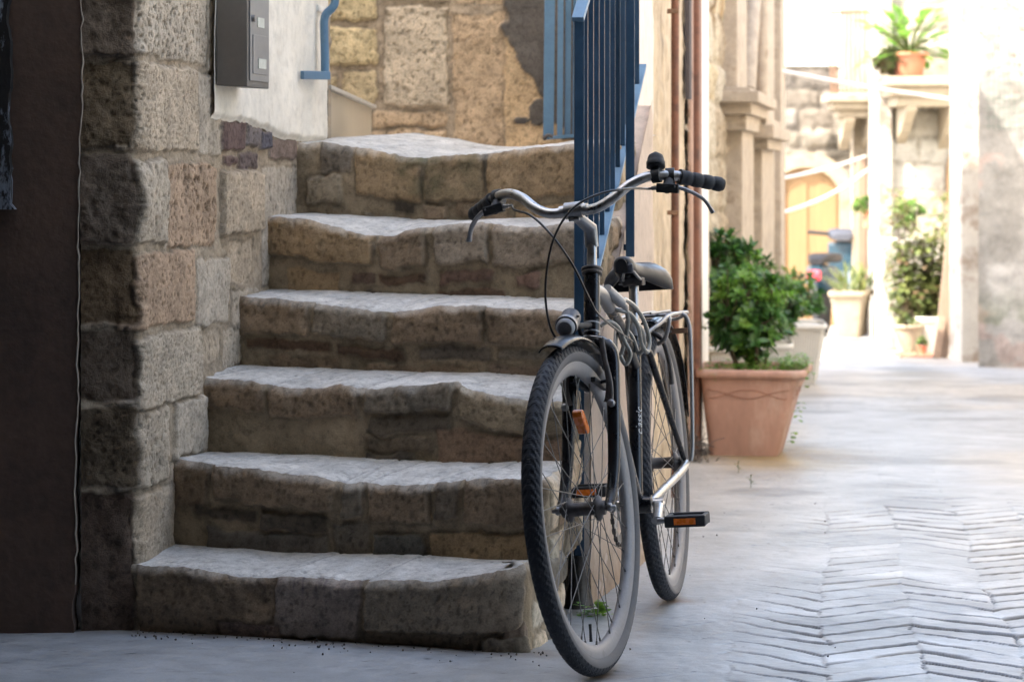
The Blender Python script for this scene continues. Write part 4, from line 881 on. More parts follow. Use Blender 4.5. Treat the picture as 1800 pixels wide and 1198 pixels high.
# ================================================================== PLANTS
def leaf(mb, base, d, up, L, W, fold=.25, curl=.25):
    d = d.normalized(); s = d.cross(up)
    if s.length < 1e-3: s = Vector((1, 0, 0))
    s.normalize(); n = s.cross(d)
    pr = ((0, .10), (.3, .75), (.65, 1.0), (.9, .55), (1, .02)); vs = []; fs = []
    for t, wd in pr:
        c = base+d*L*t-n*curl*L*t*t
        vs += [c-s*W/2*wd+n*fold*W*wd*.5, c, c+s*W/2*wd+n*fold*W*wd*.5]
    for i in range(4): a = i*3; fs += [(a, a+1, a+4, a+3), (a+1, a+2, a+5, a+4)]
    mb.add(vs, fs, True)
def rosette(mb, c, ax, n, L, W, rnd, spread=1.0):
    ax = ax.normalized(); x = ax.cross(Vector((.3, .9, .2))).normalized(); y = ax.cross(x)
    for i in range(n):
        a = i*2.4+rnd.uniform(-.3, .3); el = rnd.uniform(.15, 1.15)*spread*(1-.45*i/n); k = i/n
        d = (x*math.cos(a)+y*math.sin(a))*math.cos(1.2-el)+ax*math.sin(1.2-el)
        leaf(mb, c-ax*.02*(1-k)*rnd.random()*2, d, ax, L*rnd.uniform(.7, 1.15)*(1-.35*k), W*rnd.uniform(.8, 1.15)*(1-.2*k), .3, rnd.uniform(-.1, .45))
def bush(name, label, cat, base, ellips, ntip, L, W, mat, mat2, seed, nl=(8, 14), group=None, trunk=7, light=.22):
    rnd = random.Random(seed); t = thing(name, label, cat, tuple(base), group)
    fo = MB(); fn = MB(); stm = MB(); cx, cy, cz, rx, ry, rz = ellips
    cen = Vector((cx, cy, cz)); bases = []
    for i in range(trunk):
        a = rnd.uniform(0, 6.28); bp_ = base+Vector((math.cos(a)*rx*.25, math.sin(a)*ry*.3, 0))
        mid = cen+Vector((math.cos(a)*rx*.45, math.sin(a)*ry*.45, -rz*.15)); bases.append(mid)
        stm.tube(crv([bp_, bp_.lerp(mid, .5)+Vector((rnd.uniform(-.02, .02), rnd.uniform(-.02, .02), 0)), mid], 4), [.009-.004*q/8 for q in range(9)], 6)
    for i in range(ntip):
        while True:
            q = Vector((rnd.gauss(0, 1), rnd.gauss(0, 1), rnd.gauss(0, 1)))
            if q.length > .1: break
        q.normalize(); rr = rnd.uniform(.35, 1.0)**.5*(.82+.30*float(vn(q.x*2.2, q.y*2.2, q.z*2.2, seed)))
        p = cen+Vector((q.x*rx, q.y*ry, q.z*rz))*rr
        if p.z < base.z+.02: p.z = base.z+rnd.uniform(.02, .1)
        m_ = min(bases, key=lambda b_: (b_-p).length)
        stm.tube([m_.lerp(p, .0), m_.lerp(p, .5)-Vector((0, 0, .02)), p], [.004, .003, .0015], 5, cap=False)
        ax = (Vector((q.x, q.y, q.z*.6+.75))+Vector((rnd.uniform(-.3, .3), rnd.uniform(-.3, .3), 0)))
        young = rnd.random() < light*(1.6 if q.z > .2 else .6)
        rosette(fn if young else fo, p, ax, rnd.randint(*nl), L*(.8 if young else 1), W*(.85 if young else 1), rnd)
    stm.build('stems', M['stem'], t); fo.build('foliage', M[mat], t, fix=False)
    if fn.v: fn.build('young_leaves', M[mat2], t, fix=False)
    return t
def planter(name, label, pts_top, pts_bot, rimh, mat, cat='planter', ribs=0, group=None, lines=False, soil=True):
    """pts: four plan corners (x,y) at top/bottom with z"""
    zt0, zb0 = pts_top[0][2], pts_bot[0][2]
    c = sum((Vector(p) for p in pts_bot), Vector((0, 0, 0)))/4
    t = thing(name, label, cat, tuple(c), group)
    T_ = [Vector(p) for p in pts_top]; B_ = [Vector(p) for p in pts_bot]; ct = sum(T_, Vector((0, 0, 0)))/4
    def ring(ps, s, dz, rad=.12, n=5):
        cc_ = sum(ps, Vector((0, 0, 0)))/4; out = []
        for i in range(4):
            p = cc_+(ps[i]-cc_)*s; pa_ = cc_+(ps[i-1]-cc_)*s; pb_ = cc_+(ps[(i+1) % 4]-cc_)*s
            a_ = p.lerp(pa_, rad); b_ = p.lerp(pb_, rad)
            for k in range(n):
                q = k/(n-1); out.append(a_*(1-q)**2+p*2*q*(1-q)+b_*q*q+Vector((0, 0, dz)))
        return out
    def loft(rings, mbx_):
        n = len(rings[0]); vs = [v for r in rings for v in r]
        mbx_.add(vs, [(i*n+k, i*n+(k+1) % n, (i+1)*n+(k+1) % n, (i+1)*n+k) for i in range(len(rings)-1) for k in range(n)], True)
        mbx_.add(rings[0], [tuple(range(n))[::-1]])
    def lerpr(s_, f): return [B_[i].lerp(T_[i], f) for i in range(4)]
    mb = MB(); loft([ring(lerpr(1, f), 1, 0) for f in (0, .02, .2, .4, .6, .8, 1-rimh/(zt0-zb0)*.6)], mb); mb.build('pot', M[mat], t)
    mb = MB()
    prof = [(1.0, -rimh*.9), (1.07, -rimh), (1.085, -rimh*.8), (1.085, -.010), (1.06, 0), (1.01, 0), (.985, -.012), (.97, -rimh*2)]
    loft([ring(T_, s_, dz) for s_, dz in prof], mb); mb.build('rim', M[mat], t)
    if soil:
        mb = MB(); r_ = ring(T_, .975, -rimh*1.05); mb.add(r_, [tuple(range(len(r_)))]); mb.build('soil', M['soil'], t)
    return t, T_, B_
Yt = 10.3; gt_ = gz(Yt)
bL, bR = P(1246, 0, Yt).x, P(1362, 0, Yt).x; tL, tR = P(1228, 0, Yt-.02).x, P(1404, 0, Yt-.02).x; zt0 = HC-(648-HY)/F*Yt
t, T_, B_ = planter('terracotta_planter', 'square terracotta coloured planter with wavy grooves holding a leafy shrub and clover', [(tL, Yt-.02, zt0), (tR, Yt-.10, zt0), (tR+.09, Yt+.36, zt0), (tL+.06, Yt+.42, zt0)], [(bL, Yt, gt_), (bR, Yt-.07, gt_), (bR+.07, Yt+.27, gt_), (bL+.05, Yt+.33, gt_)], .034, 'terra')
# wavy groove lines on the two faces that show
for sgn in (1, -1):
    mb = MB()
    for (i0, i1) in ((0, 1), (1, 2)):
        pts = []
        for k in range(31):
            f = k/30; hz_ = .72+sgn*.05*math.cos(f*2*math.pi*1.0)-(.0)
            a_ = B_[i0].lerp(T_[i0], hz_); b_ = B_[i1].lerp(T_[i1], hz_); n_ = ((B_[i1]-B_[i0]).cross(Vector((0, 0, 1)))).normalized()
            pts.append(a_.lerp(b_, .06+.88*f)+n_*.0015)
        mb.tube(pts, .0018, 5)
    mb.build('groove', plain('terracotta groove', (.31, .15, .10), .6), t)
pb = Vector(((tL+tR)/2+.03, Yt+.17, zt0-.03))
bush('potted_shrub', 'bright green glossy shrub growing in the terracotta planter', 'shrub', pb, (pb.x-.02, pb.y, pb.z+.26, .21, .17, .25), 165, .064, .024, 'leaf', 'leafl', 21, (9, 15), light=.5)
bush('potted_shrub', 'tall dark green shrub in the white planter nearest the brown downpipe', 'shrub', Vector((1.06, 11.4, .25)), (P(1278, 0, 11.4).x-.0, 11.4, HC-(500-HY)/F*11.4, .20, .22, .29), 210, .078, .028, 'leaf', 'leafl', 22, (9, 15), light=.30)
bush('potted_shrub', 'dark shrub rising behind the terracotta planter from the farther white planter', 'shrub', Vector((P(1395, 0, 15.6).x, 15.7, .10)), (P(1386, 0, 15.6).x, 15.7, HC-(535-HY)/F*15.6, .26, .25, .27), 130, .07, .028, 'leaf', 'leafl', 23, (8, 13), light=.35)
bush('potted_shrub', 'bushy shrub between the terracotta planter and the carved house wall', 'shrub', Vector((P(1350, 0, 13.2).x, 13.2, .12)), (P(1352, 0, 13.2).x, 13.2, HC-(540-HY)/F*13.2, .22, .2, .28), 120, .065, .025, 'leaf', 'leafl', 24, (8, 13), light=.35)
# clover skirt
rnd = random.Random(31); t = thing('clover', 'fresh green clover spilling over the rim of the terracotta planter', 'plant', tuple(pb)); mb = MB(); ms = MB()
for i in range(330):
    k = rnd.random(); X_ = tL+.01+(tR-tL+.05)*(k**.6); Y_ = Yt-.06+rnd.random()*.42; hgt_ = rnd.uniform(.0, .05)*(.6+.9*k)
    p = Vector((X_, Y_, zt0-.02+hgt_)); ms.tube([p-Vector((rnd.uniform(-.01, .01), 0, .03+hgt_*.4)), p], .0008, 3, cap=False)
    for j in range(3):
        a = j*2.09+rnd.random(); leaf(mb, p, Vector((math.cos(a), math.sin(a), rnd.uniform(-.1, .5))), Vector((0, 0, 1)), rnd.uniform(.012, .022), .014, .2, .1)
for i in range(16):
    p = Vector((tR+.03-.004*i+rnd.uniform(-.008, .008), Yt-.06+rnd.uniform(-.02, .05), zt0-.03-.018*i)); 
    if i in (3, 4, 5, 11, 12): continue
    for j in range(2): a = rnd.random()*6; leaf(mb, p, Vector((math.cos(a), math.sin(a), -.3)), Vector((0, 0, 1)), .024, .02, .2, .1)
ms.build('stems', M['leafl'], t); mb.build('leaves', M['leafl'], t, fix=False)
# white ribbed planters
def wplanter(label, x0_, x1_, Yf, dep, ztop, seed, mat='white'):
    zb_ = gz(Yf)
    t, T_, B_ = planter('white_planter', label, [(x0_, Yf, ztop), (x1_, Yf, ztop), (x1_+.03, Yf+dep, ztop), (x0_+.03, Yf+dep, ztop)], [(x0_+.05, Yf+.04, zb_), (x1_-.06, Yf+.04, zb_), (x1_-.04, Yf+dep-.04, zb_), (x0_+.08, Yf+dep-.04, zb_)], .03, mat, group='white ribbed planters')
    mb = MB()
    for (i0, i1, n) in ((0, 1, 16), (1, 2, 12)):
        n_ = ((B_[i1]-B_[i0]).cross(Vector((0, 0, 1)))).normalized()
        for k in range(n):
            f = .08+.84*k/(n-1); a_ = B_[i0].lerp(B_[i1], f); b_ = T_[i0].lerp(T_[i1], f); mb.tube([a_.lerp(b_, .06)+n_*.001, a_.lerp(b_, .88)+n_*.001], .006, 6)
    mb.build('ribs', M[mat], t)
wplanter('white planter close behind the left side of the terracotta planter', P(1241, 0, 11.2).x, P(1345, 0, 11.2).x, 11.2, .35, HC-(608-HY)/F*11.2, 1)
wplanter('white ribbed planter standing farther right behind the terracotta one', P(1366, 0, 15.5).x, P(1452, 0, 15.5).x, 15.5, .55, HC-(570-HY)/F*15.5, 2)
wplanter('white planter hidden between the terracotta planter and the house wall', P(1300, 0, 13.1).x, P(1392, 0, 13.1).x, 13.1, .35, gz(13)+.36, 3)
# stone planter with aloe
YS_ = 22.6; z1_ = HC-(512-HY)/F*YS_; z0_ = gz(YS_)
xa, xb = P(1458, 0, YS_).x, P(1545, 0, YS_).x
planter('stone_planter', 'big weathered white stone planter holding spiky leaves in front of the scooter', [(xa, YS_, z1_), (xb-.14, YS_-.05, z1_), (xb, YS_+.4, z1_), (xa+.1, YS_+.45, z1_)], [(xa+.07, YS_+.03, z0_+.03), (xb-.19, YS_, z0_+.03), (xb-.07, YS_+.36, z0_+.03), (xa+.12, YS_+.4, z0_+.03)], .05, 'cream')
rnd = random.Random(5); t = thing('spiky_plant', 'grey green spiky leaves standing in the white stone planter', 'plant', (P(1510, 0, YS_).x, YS_+.2, z1_-.03)); mb = MB()
for i in range(46):
    a = rnd.random()*6.28; e = rnd.uniform(.5, 1.4); b0 = Vector((P(rnd.uniform(1478, 1530), 0, YS_+.2).x, YS_+.2+rnd.uniform(-.1, .1), z1_-.03))
    leaf(mb, b0, Vector((math.cos(a)*math.cos(e), math.sin(a)*math.cos(e), math.sin(e))), Vector((0, 0, 1)), rnd.uniform(.18, .34), .035, .3, rnd.uniform(0, .25))
mb.build('leaves', M['leafy'], t, fix=False)
# climbing shrub with pots
YC = 20.2
t = thing('climbing_shrub', 'sparse climbing shrub with drying leaves beside the sunlit white pier', 'shrub', (P(1625, 0, YC).x, YC, gz(YC)+.2)); mb = MB(); md = MB(); ms = MB(); rnd = random.Random(12)
for i in range(22):
    bx_ = 1622+rnd.uniform(-10, 10); tx_ = rnd.choice([1580, 1600, 1625, 1640, 1660, 1670, 1680])+rnd.uniform(-8, 8); ty_ = rnd.uniform(325, 500)
    pts = crv([P(bx_, 600, YC), P(bx_*.6+tx_*.4+rnd.uniform(-12, 12), 540, YC+rnd.uniform(-.15, .15)), P(bx_*.2+tx_*.8, (ty_+540)/2, YC+rnd.uniform(-.2, .2)), P(tx_, ty_, YC+rnd.uniform(-.2, .2))], 8)
    ms.tube(pts, [.010-.007*k/len(pts) for k in range(len(pts))], 5)
    for k in range(3, len(pts)):
        for j in range(rnd.randint(3, 9)):
            a = rnd.random()*6.28; off = Vector((math.cos(a), math.sin(a), rnd.uniform(-.6, .8)))
            leaf(md if rnd.random() < .18 else mb, pts[k]+off*rnd.uniform(.01, .12), off, Vector((0, 0, 1)), rnd.uniform(.05, .09), .045, .2, .2)
ms.build('stems', M['stem'], t); mb.build('foliage', M['leafy'], t, fix=False); md.build('dry_leaves', M['leafd'], t, fix=False)
bush('pot_bush', 'lime green bush on the white ledge left of the climbing shrub', 'shrub', P(1600, 405, 20.6), (P(1598, 0, 20.6).x, 20.6, P(0, 372, 20.6).z, .15, .12, .12), 60, .06, .04, 'leafy', 'leafl', 41, (6, 9), light=.7)
bush('low_bush', 'bushy growth around the foot of the climbing shrub', 'shrub', P(1600, 590, 20.0), (P(1598, 0, 20.0).x, 20.0, P(0, 545, 20.0).z, .17, .14, .20), 70, .06, .03, 'leafy', 'leafd', 42, (6, 9), light=.4)
mb = MB(); c0 = P(1592, 420, 20.9); mb.box((c0.x-.22, 20.75, gz(20.9)), (c0.x+.16, 21.2, c0.z)); o = mb.build('white_ledge', M['court'], bevel=.02, origin=(c0.x, 20.9, gz(20.9))); tag(o, 'low white masonry ledge under the lime green bush', 'ledge')
def pot(name, label, c, r0, r1, h, mat, tilt=0, group=None):
    t = thing(name, label, 'pot', tuple(c), group); Mx = Matrix.Translation(c) @ Matrix.Rotation(tilt, 4, 'Y')
    mb = MB(); mb.lathe([(r0, 0), (r0*1.02, .01), (r1*.97, h*.84)], Mx, 20); mb.build('pot_body', M[mat], t)
    mb = MB(); mb.lathe([(r1*.98, h*.84), (r1*1.08, h*.85), (r1*1.08, h), (r1*.96, h), (r1*.9, h*.9), (.001, h*.88)], Mx, 20); mb.build('pot_rim', M[mat], t); return t
q = P(1632, 622, 20.0); q.z = gz(20.0)+.01; pot('white_pot', 'white cylindrical pot at the foot of the climbing shrub', q, .10, .13, .30, 'white')
q = P(1596, 622, 19.9); q.z = gz(19.9)+.01; pot('white_pot', 'low white pot left of the taller white pot under the shrub', q, .09, .12, .24, 'cream')
q = P(1621, 626, 19.5); q.z = gz(19.5)+.02; pot('small_pot', 'tiny terracotta pot on the brown tray in front of the white pots', q, .03, .04, .07, 'terra2')
bush('seedling', 'small green seedling in the tiny terracotta pot', 'plant', q+Vector((0, 0, .06)), (q.x, q.y, q.z+.10, .05, .05, .04), 14, .04, .02, 'leafy', 'leafl', 43, (5, 7), trunk=2)
mb = MB(); q = P(1610, 628, 19.4); mb.box((q.x-.15, 19.25, gz(19.3)), (q.x+.17, 19.65, gz(19.3)+.018)); o = mb.build('tray', M['terra2'], bevel=.005, origin=(q.x, 19.4, gz(19.3))); tag(o, 'flat brown tray on the ground under the tiny pot', 'tray')
q = P(1527, 402, 24.0); t = pot('hanging_pot', 'tilted terracotta pot hanging on the wall beside the side shutter', q-Vector((0, 0, .0)), .07, .10, .17, 'terra2', .35)
bush('hanging_plant', 'light green plant in the tilted hanging terracotta pot', 'plant', P(1524, 375, 24.0), (P(1518, 0, 24).x, 24.0, P(0, 360, 24).z, .14, .1, .09), 30, .07, .04, 'leafy', 'leafl', 44, (5, 8), trunk=3)
# balcony pots and agave like plant
Yk = 21.5; q = P(1598, 133, Yk); t = pot('balcony_pot', 'terracotta pot on the front balcony under big pale leaves', q, .12, .16, .20, 'terra2')
rnd = random.Random(8); t = thing('balcony_plant', 'big leaved plant spreading from the pot on the front balcony', 'plant', tuple(q+Vector((0, 0, .15)))); mb = MB(); ms = MB()
for i in range(60):
    a = rnd.uniform(0, 6.28); tip = P(rnd.uniform(1530, 1650), rnd.uniform(25, 110), Yk+rnd.uniform(-.2, .2)); b0 = q+Vector((0, 0, .18))
    ms.tube(crv([b0, b0.lerp(tip, .5)+Vector((0, 0, .05)), tip], 4), .006, 4)
    leaf(mb, tip, (tip-b0)+Vector((0, 0, .02)), Vector((0, 0, 1)), rnd.uniform(.10, .19), .12, .2, .4)
ms.build('stems', M['leafy'], t); mb.build('leaves', M['leafl'], t, fix=False)
bush('trailing_plant', 'greyish trailing plant bunched beside the balcony pot', 'plant', P(1572, 130, Yk), (P(1572, 0, Yk).x, Yk, P(0, 108, Yk).z, .22, .14, .14), 110, .07, .03, 'leafd', 'leafy', 45, (6, 9), light=.5)
# planks
for i, (xa_, xb_, yt_) in enumerate(((1648, 1684, 330), (1640, 1668, 400))):
    mb = MB(); a_ = P(xa_+6, 625, 19.25-.1*i); a_.z = gz(19.2)+.005; b_ = P(xb_, yt_+(90 if i else 0), 19.6-.1*i); mb.bar(a_, b_, .11 if i == 0 else .06, .025, up=(0, 1, 0)); o = mb.build('plank', M['wood'], bevel=.004, origin=a_)
    tag(o, ('wide weathered plank leaning in the corner by the white pier', 'narrow plank leaning left of the wide weathered one')[i], 'plank', 'planks leaning by the pier')
# dried brush by the terracotta pot, weed by the wheel, seedlings
t = thing('dried_brush', 'ball of dark dried roots on the ground left of the terracotta planter', 'debris', tuple(ground_at(1215, 9.6))); mb = MB(); rnd = random.Random(3); c0 = ground_at(1217, 10.0)+Vector((0, 0, .06))
for i in range(160):
    a = Vector((rnd.gauss(0, .03), rnd.gauss(0, .03), rnd.gauss(0, .028))); b_ = a+Vector((rnd.gauss(0, .03), rnd.gauss(0, .03), rnd.gauss(0, .03))); mb.tube([c0+a, c0+(a+b_)/2+Vector((0, 0, rnd.gauss(0, .01))), c0+b_], .0018, 4, cap=False)
mb.build('roots', M['twig'], t)
t = thing('weed', 'bright green weed sprouting at the foot of the railing post', 'plant', tuple(ground_at(1045, 5.9))); mb = MB(); md = MB(); rnd = random.Random(6)
for i in range(46):
    px_, py_ = rnd.gauss(1040, 14), 1082-abs(rnd.gauss(0, 10)); p = P(px_, py_, 5.86+rnd.uniform(-.03, .03)); a = rnd.random()*6.28
    leaf(mb, p, Vector((math.cos(a), math.sin(a), rnd.uniform(-.1, .6))), Vector((0, 0, 1)), rnd.uniform(.010, .022), .014, .2, .2)
for px_, py_ in ((1057, 1066), (1053, 1060), (1062, 1072), (1050, 1073)):
    leaf(mb, P(px_-3, py_+6, 5.84), Vector((.3, -.6, .7)), Vector((0, .5, 1)), .034, .032, .15, .3)
mb.build('leaves', M['leafl'], t, fix=False)
for i, (px_, Y_) in enumerate(((1298, 9.5), (1320, 8.95))):
    t = thing('seedling', ('tiny pale seedling in the dust right in front of the planter', 'tiny seedling in the dust farther in front of the planter')[i], 'plant', tuple(ground_at(px_, Y_)), 'seedlings in the dust'); mb = MB(); b0 = ground_at(px_, Y_)
    for j in range(7): a = j*.9; leaf(mb, b0+Vector((0, 0, .01+.006*j)), Vector((math.cos(a), math.sin(a), .5)), Vector((0, 0, 1)), .022, .008, .2, .2)
    mb.tube([b0, b0+Vector((0, 0, .05))], .001, 4); mb.build('leaves', M['leafy'], t, fix=False)
# ================================================================== SCOOTER
ysc = 24.3; so = ground_at(1466, ysc)
hd = R_(205)                                    # heading seen from above
Ms = Matrix.Translation(so) @ Matrix.Rotation(R_(70), 4, 'Z')      # local x forward, away to the right
sct = thing('scooter', 'teal motor scooter with grey handlebar cover and red tail lamp parked at the ochre door', 'scooter', mat=Ms)
def sm(): return MB()
for nm, xx in (('front_wheel', .62), ('rear_wheel', -.55)):
    mb = sm(); mb.lathe([(.12, -.045), (.2, -.05), (.235, -.03), (.245, 0), (.235, .03), (.2, .05), (.12, .045)], Matrix.Translation((xx, 0, .245)), 28, 'y'); wv = mb.build(nm, M['rubber'], sct, local=True)
    mb = sm(); mb.lathe([(.02, -.04), (.13, -.03), (.13, .03), (.02, .04)], Matrix.Translation((xx, 0, .245)), 20, 'y'); mb.build('rim', M['alu'], wv, local=True)
def loftbox(secs):
    mb = MB(); n = 16; vs = []
    for (cx_, cz_, hw, hh_, ax) in secs:
        for k in range(n):
            a = 2*math.pi*k/n; c_, s_ = math.cos(a), math.sin(a); c_ = math.copysign(abs(c_)**.6, c_); s_ = math.copysign(abs(s_)**.6, s_)
            vs.append((cx_+ax*hh_*s_, hw*c_, cz_+(1-abs(ax))*hh_*s_))
    fs = [(i*n+k, i*n+(k+1) % n, (i+1)*n+(k+1) % n, (i+1)*n+k) for i in range(len(secs)-1) for k in range(n)]
    mb.add(vs, fs, True); mb.add(vs[:n], [tuple(range(n))[::-1]]); mb.add(vs[-n:], [tuple(range(n))]); return mb
loftbox([(-.86, .66, .05, .05, 0), (-.7, .62, .13, .12, 0), (-.4, .55, .16, .16, 0), (-.05, .48, .14, .14, 0), (.02, .36, .10, .05, 0)]).build('body', M['teal'], sct, local=True)
loftbox([(-.80, .76, .07, .03, 0), (-.6, .79, .13, .05, 0), (-.2, .78, .13, .05, 0), (.02, .76, .08, .03, 0)]).build('seat', M['vinyl'], sct, local=True)
mb = MB(); mb.box((-.1, -.15, .27), (.45, .15, .33)); mb.build('footboard', M['greyp'], sct, local=True, bevel=.03)
mb = MB(); mb.prism([(.34, .3), (.46, .3), (.56, .62), (.50, .92), (.44, .92), (.46, .62)], lambda x, y, d: (x, d, y), -.17, .17); mb.build('leg_shield', M['teal'], sct, local=True, bevel=.04)
loftbox([(.36, .97, .10, .03, 0), (.45, 1.0, .17, .06, 0), (.55, .97, .12, .06, 0), (.60, .94, .05, .03, 0)]).build('handlebar_cover', M['greyp'], sct, local=True)
for s_ in (-1, 1):
    mb = MB(); mb.tube([(.44, s_*.13, 1.0), (.38, s_*.36, 1.02)], .02, 8); mb.build('grip', M['rubber'], sct, local=True)
mb = MB(); mb.box((-.93, -.07, .58), (-.86, .07, .68)); mb.build('tail_lamp', M['red'], sct, local=True, bevel=.02)
mb = MB(); mb.tube([(.5, 0, .8), (.62, 0, .245)], .03, 8); mb.build('fork', M['greyp'], sct, local=True)
loftbox([(.40, .46, .04, .03, 0), (.55, .52, .08, .04, 0), (.75, .50, .08, .04, 0), (.88, .40, .05, .02, 0)]).build('front_mudguard', M['teal'], sct, local=True)
#@@PART4
# ================================================================== BICYCLE
rc = Vector((.402, 6.10, gz(6.10)+.003)); fc = Vector((.1775, 5.03, gz(5.03)+.003))
fx_ = (fc-rc).normalized(); ly_ = Vector((0, 0, 1)).cross(fx_).normalized(); uz_ = fx_.cross(ly_)
MBK = Matrix((fx_, ly_, uz_)).transposed().to_4x4(); MBK = Matrix.Translation(rc) @ MBK @ Matrix.Rotation(R_(3.9), 4, 'X')
bk = thing('bicycle', 'old black city bicycle with chrome swept handlebar leaning by the blue railing post', 'bicycle', mat=MBK)
bk.location, bk.rotation_euler = MBK.to_translation(), MBK.to_euler()
BI = MBK.inverted()
def W2L(px, py, Y): return BI @ P(px, py, Y)
WB, RW = 1.093, .343
HA = R_(20); AX = Vector((-math.sin(HA), 0, math.cos(HA))); CF = Vector((math.cos(HA), 0, math.sin(HA))); LL = Vector((0, 1, 0))
ST = R_(8.0)
A0 = Vector((WB, 0, RW))-CF*.05
CS = CF*math.cos(ST)-LL*math.sin(ST); LS = LL*math.cos(ST)+CF*math.sin(ST)
def S(f, w, t): return A0+CS*f+LS*w+AX*t
def part(mb, nm, mat, par=None, bevel=0, fix=True): return mb.build(nm, M[mat], par if par is not None else bk, local=True, bevel=bevel, fix=fix)
def tube_(nm, pts, r, mat='black', par=None, n=16, **k): mb = MB(); mb.tube(pts, r, n, **k); return part(mb, nm, mat, par)
# ---- wheels
def tyre_mesh(parent):
    n, m = 1200, 28; th = np.linspace(0, 2*np.pi, n, endpoint=False); ph = np.linspace(-2.45, 2.45, m)
    T, Ph = np.meshgrid(th, ph, indexing='ij'); R0, r0 = RW-.0205, .0205
    s = Ph/1.15; rep = 104
    a = (T/(2*np.pi)*rep+np.abs(s)*.95) % 1.0
    blk = sst(.02, .10, a)*sst(.62, .54, a); b2 = ((T/(2*np.pi)*rep*1+np.abs(s)*.95+.5) % 1.0)
    blk = blk*(np.abs(s) > .16)*(np.abs(s) < .62)+sst(.05, .12, b2)*sst(.75, .68, b2)*(np.abs(s) >= .66)*(np.abs(s) < 1.05)+(np.abs(s) < .11)*sst(.0, .12, (a*2) % 1)
    h = .0015*np.clip(blk, 0, 1)*(np.abs(s) < 1.08)
    rr = r0-.0015*(np.abs(s) < 1.08)+h
    x = (R0+rr*np.cos(Ph)); V = np.stack([x*np.cos(T), rr*np.sin(Ph), x*np.sin(T)], -1).reshape(-1, 3)
    i = np.arange(n)[:, None]; j = np.arange(m-1)[None, :]; i2 = (i+1) % n
    Fq = np.stack([(i*m+j), (i2*m+j), (i2*m+j+1), (i*m+j+1)], -1).reshape(-1, 4)
    me = fastmesh('tyre', V, Fq, smooth=False); me.materials.append(M['tyre']); me.materials.append(M['side'])
    mi = np.tile((np.abs(ph[:-1]+.09) > 1.42).astype(np.int32), n); me.polygons.foreach_set('material_index', mi)
    sm_ = mi.astype(bool); me.polygons.foreach_set('use_smooth', sm_); return me
TY = tyre_mesh(None)
def spoke_mesh(i):
    th = 2*math.pi*(i+.5)/36; sd_ = 1 if i % 2 else -1; cr = 1 if (i//2) % 2 else -1
    ha = th+cr*R_(62); a = Vector((math.cos(ha)*.021, sd_*.031, math.sin(ha)*.021)); b = Vector((math.cos(th)*.284, sd_*.003, math.sin(th)*.284))
    mb = MB(); mb.tube([a, b], .00105, 5, cap=False); mb.tube([b.lerp(a, .045), b], .0022, 6); return mb
def wheel(nm_parent, Mx, rear=False):
    mb = MB(); mb.lathe([(.3095, .0105), (.3095, .0135), (.306, .0138), (.296, .0128), (.290, .0115), (.279, .0045), (.279, -.0045), (.290, -.0115), (.296, -.0128), (.306, -.0138), (.3095, -.0135), (.3095, -.0105), (.300, 0), (.3095, .0105)], n=120, axis='y', cap=False)
    w_ = part(mb, 'wheel', 'rim'); w_.matrix_local = Mx
    t = bpy.data.objects.new('tyre', TY); finish(t, None, w_)
    mb = MB(); mb.lathe([(.006, -.058), (.006, -.046), (.015, -.046), (.015, -.040), (.026, -.035), (.026, -.029), (.0145, -.024), (.0135, 0), (.0145, .024), (.026, .029), (.026, .035), (.015, .040), (.015, .046), (.006, .046), (.006, .058)], n=24, axis='y'); part(mb, 'hub', 'dsteel', w_)
    for s_ in (-1, 1):
        mb = MB(); mb.lathe([(.005, .052), (.0095, .053), (.0095, .061), (.005, .062), (.0045, .070), (.001, .0705)], Matrix.Scale(s_, 4, Vector((0, 1, 0))), 6, 'y'); part(mb, 'axle_nut', 'alu', w_)
    for i in range(36): part(spoke_mesh(i), 'spoke', 'spoke', w_, fix=False)
    mb = MB(); a = R_(-100 if not rear else 40); v1 = Vector((math.cos(a), 0, math.sin(a))); mb.tube([v1*.272, v1*.25, v1*.236], [.0035, .003, .0035], 8); part(mb, 'valve', 'rubber', w_)
    return w_
Rf = Matrix((CS, LS, AX)).transposed().to_4x4()
fw = wheel('front', Matrix.Translation(S(.05, 0, 0)) @ Rf)
rw = wheel('rear', Matrix.Translation((0, 0, RW)), True)
# spoke reflector (orange, among the upper spokes)
q = (Matrix.Translation(S(.05, 0, 0)) @ Rf).inverted() @ W2L(1033, 740, 5.07); q.y = .006
d_ = Vector((-q.x, 0, -q.z)).normalized()
mb = MB(); tq = Vector((0, 1, 0)).cross(d_)
lc = [q+Vector((0, 0, .034))+Vector((.0, 0, 0))]
ra = Vector((.92, 0, .62)).normalized(); rb_ = Vector((0, 1, 0)).cross(ra)
poly = [(-.036, -.005), (-.026, -.012), (.026, -.012), (.036, -.005), (.036, .005), (.026, .012), (-.026, .012), (-.036, .005)]
mb.prism(poly, lambda x, y, d: q+ra*x*.85+rb_*y*.85+Vector((0, d, 0)), -.010, .012); part(mb, 'spoke_reflector', 'orange', fw, bevel=.003)
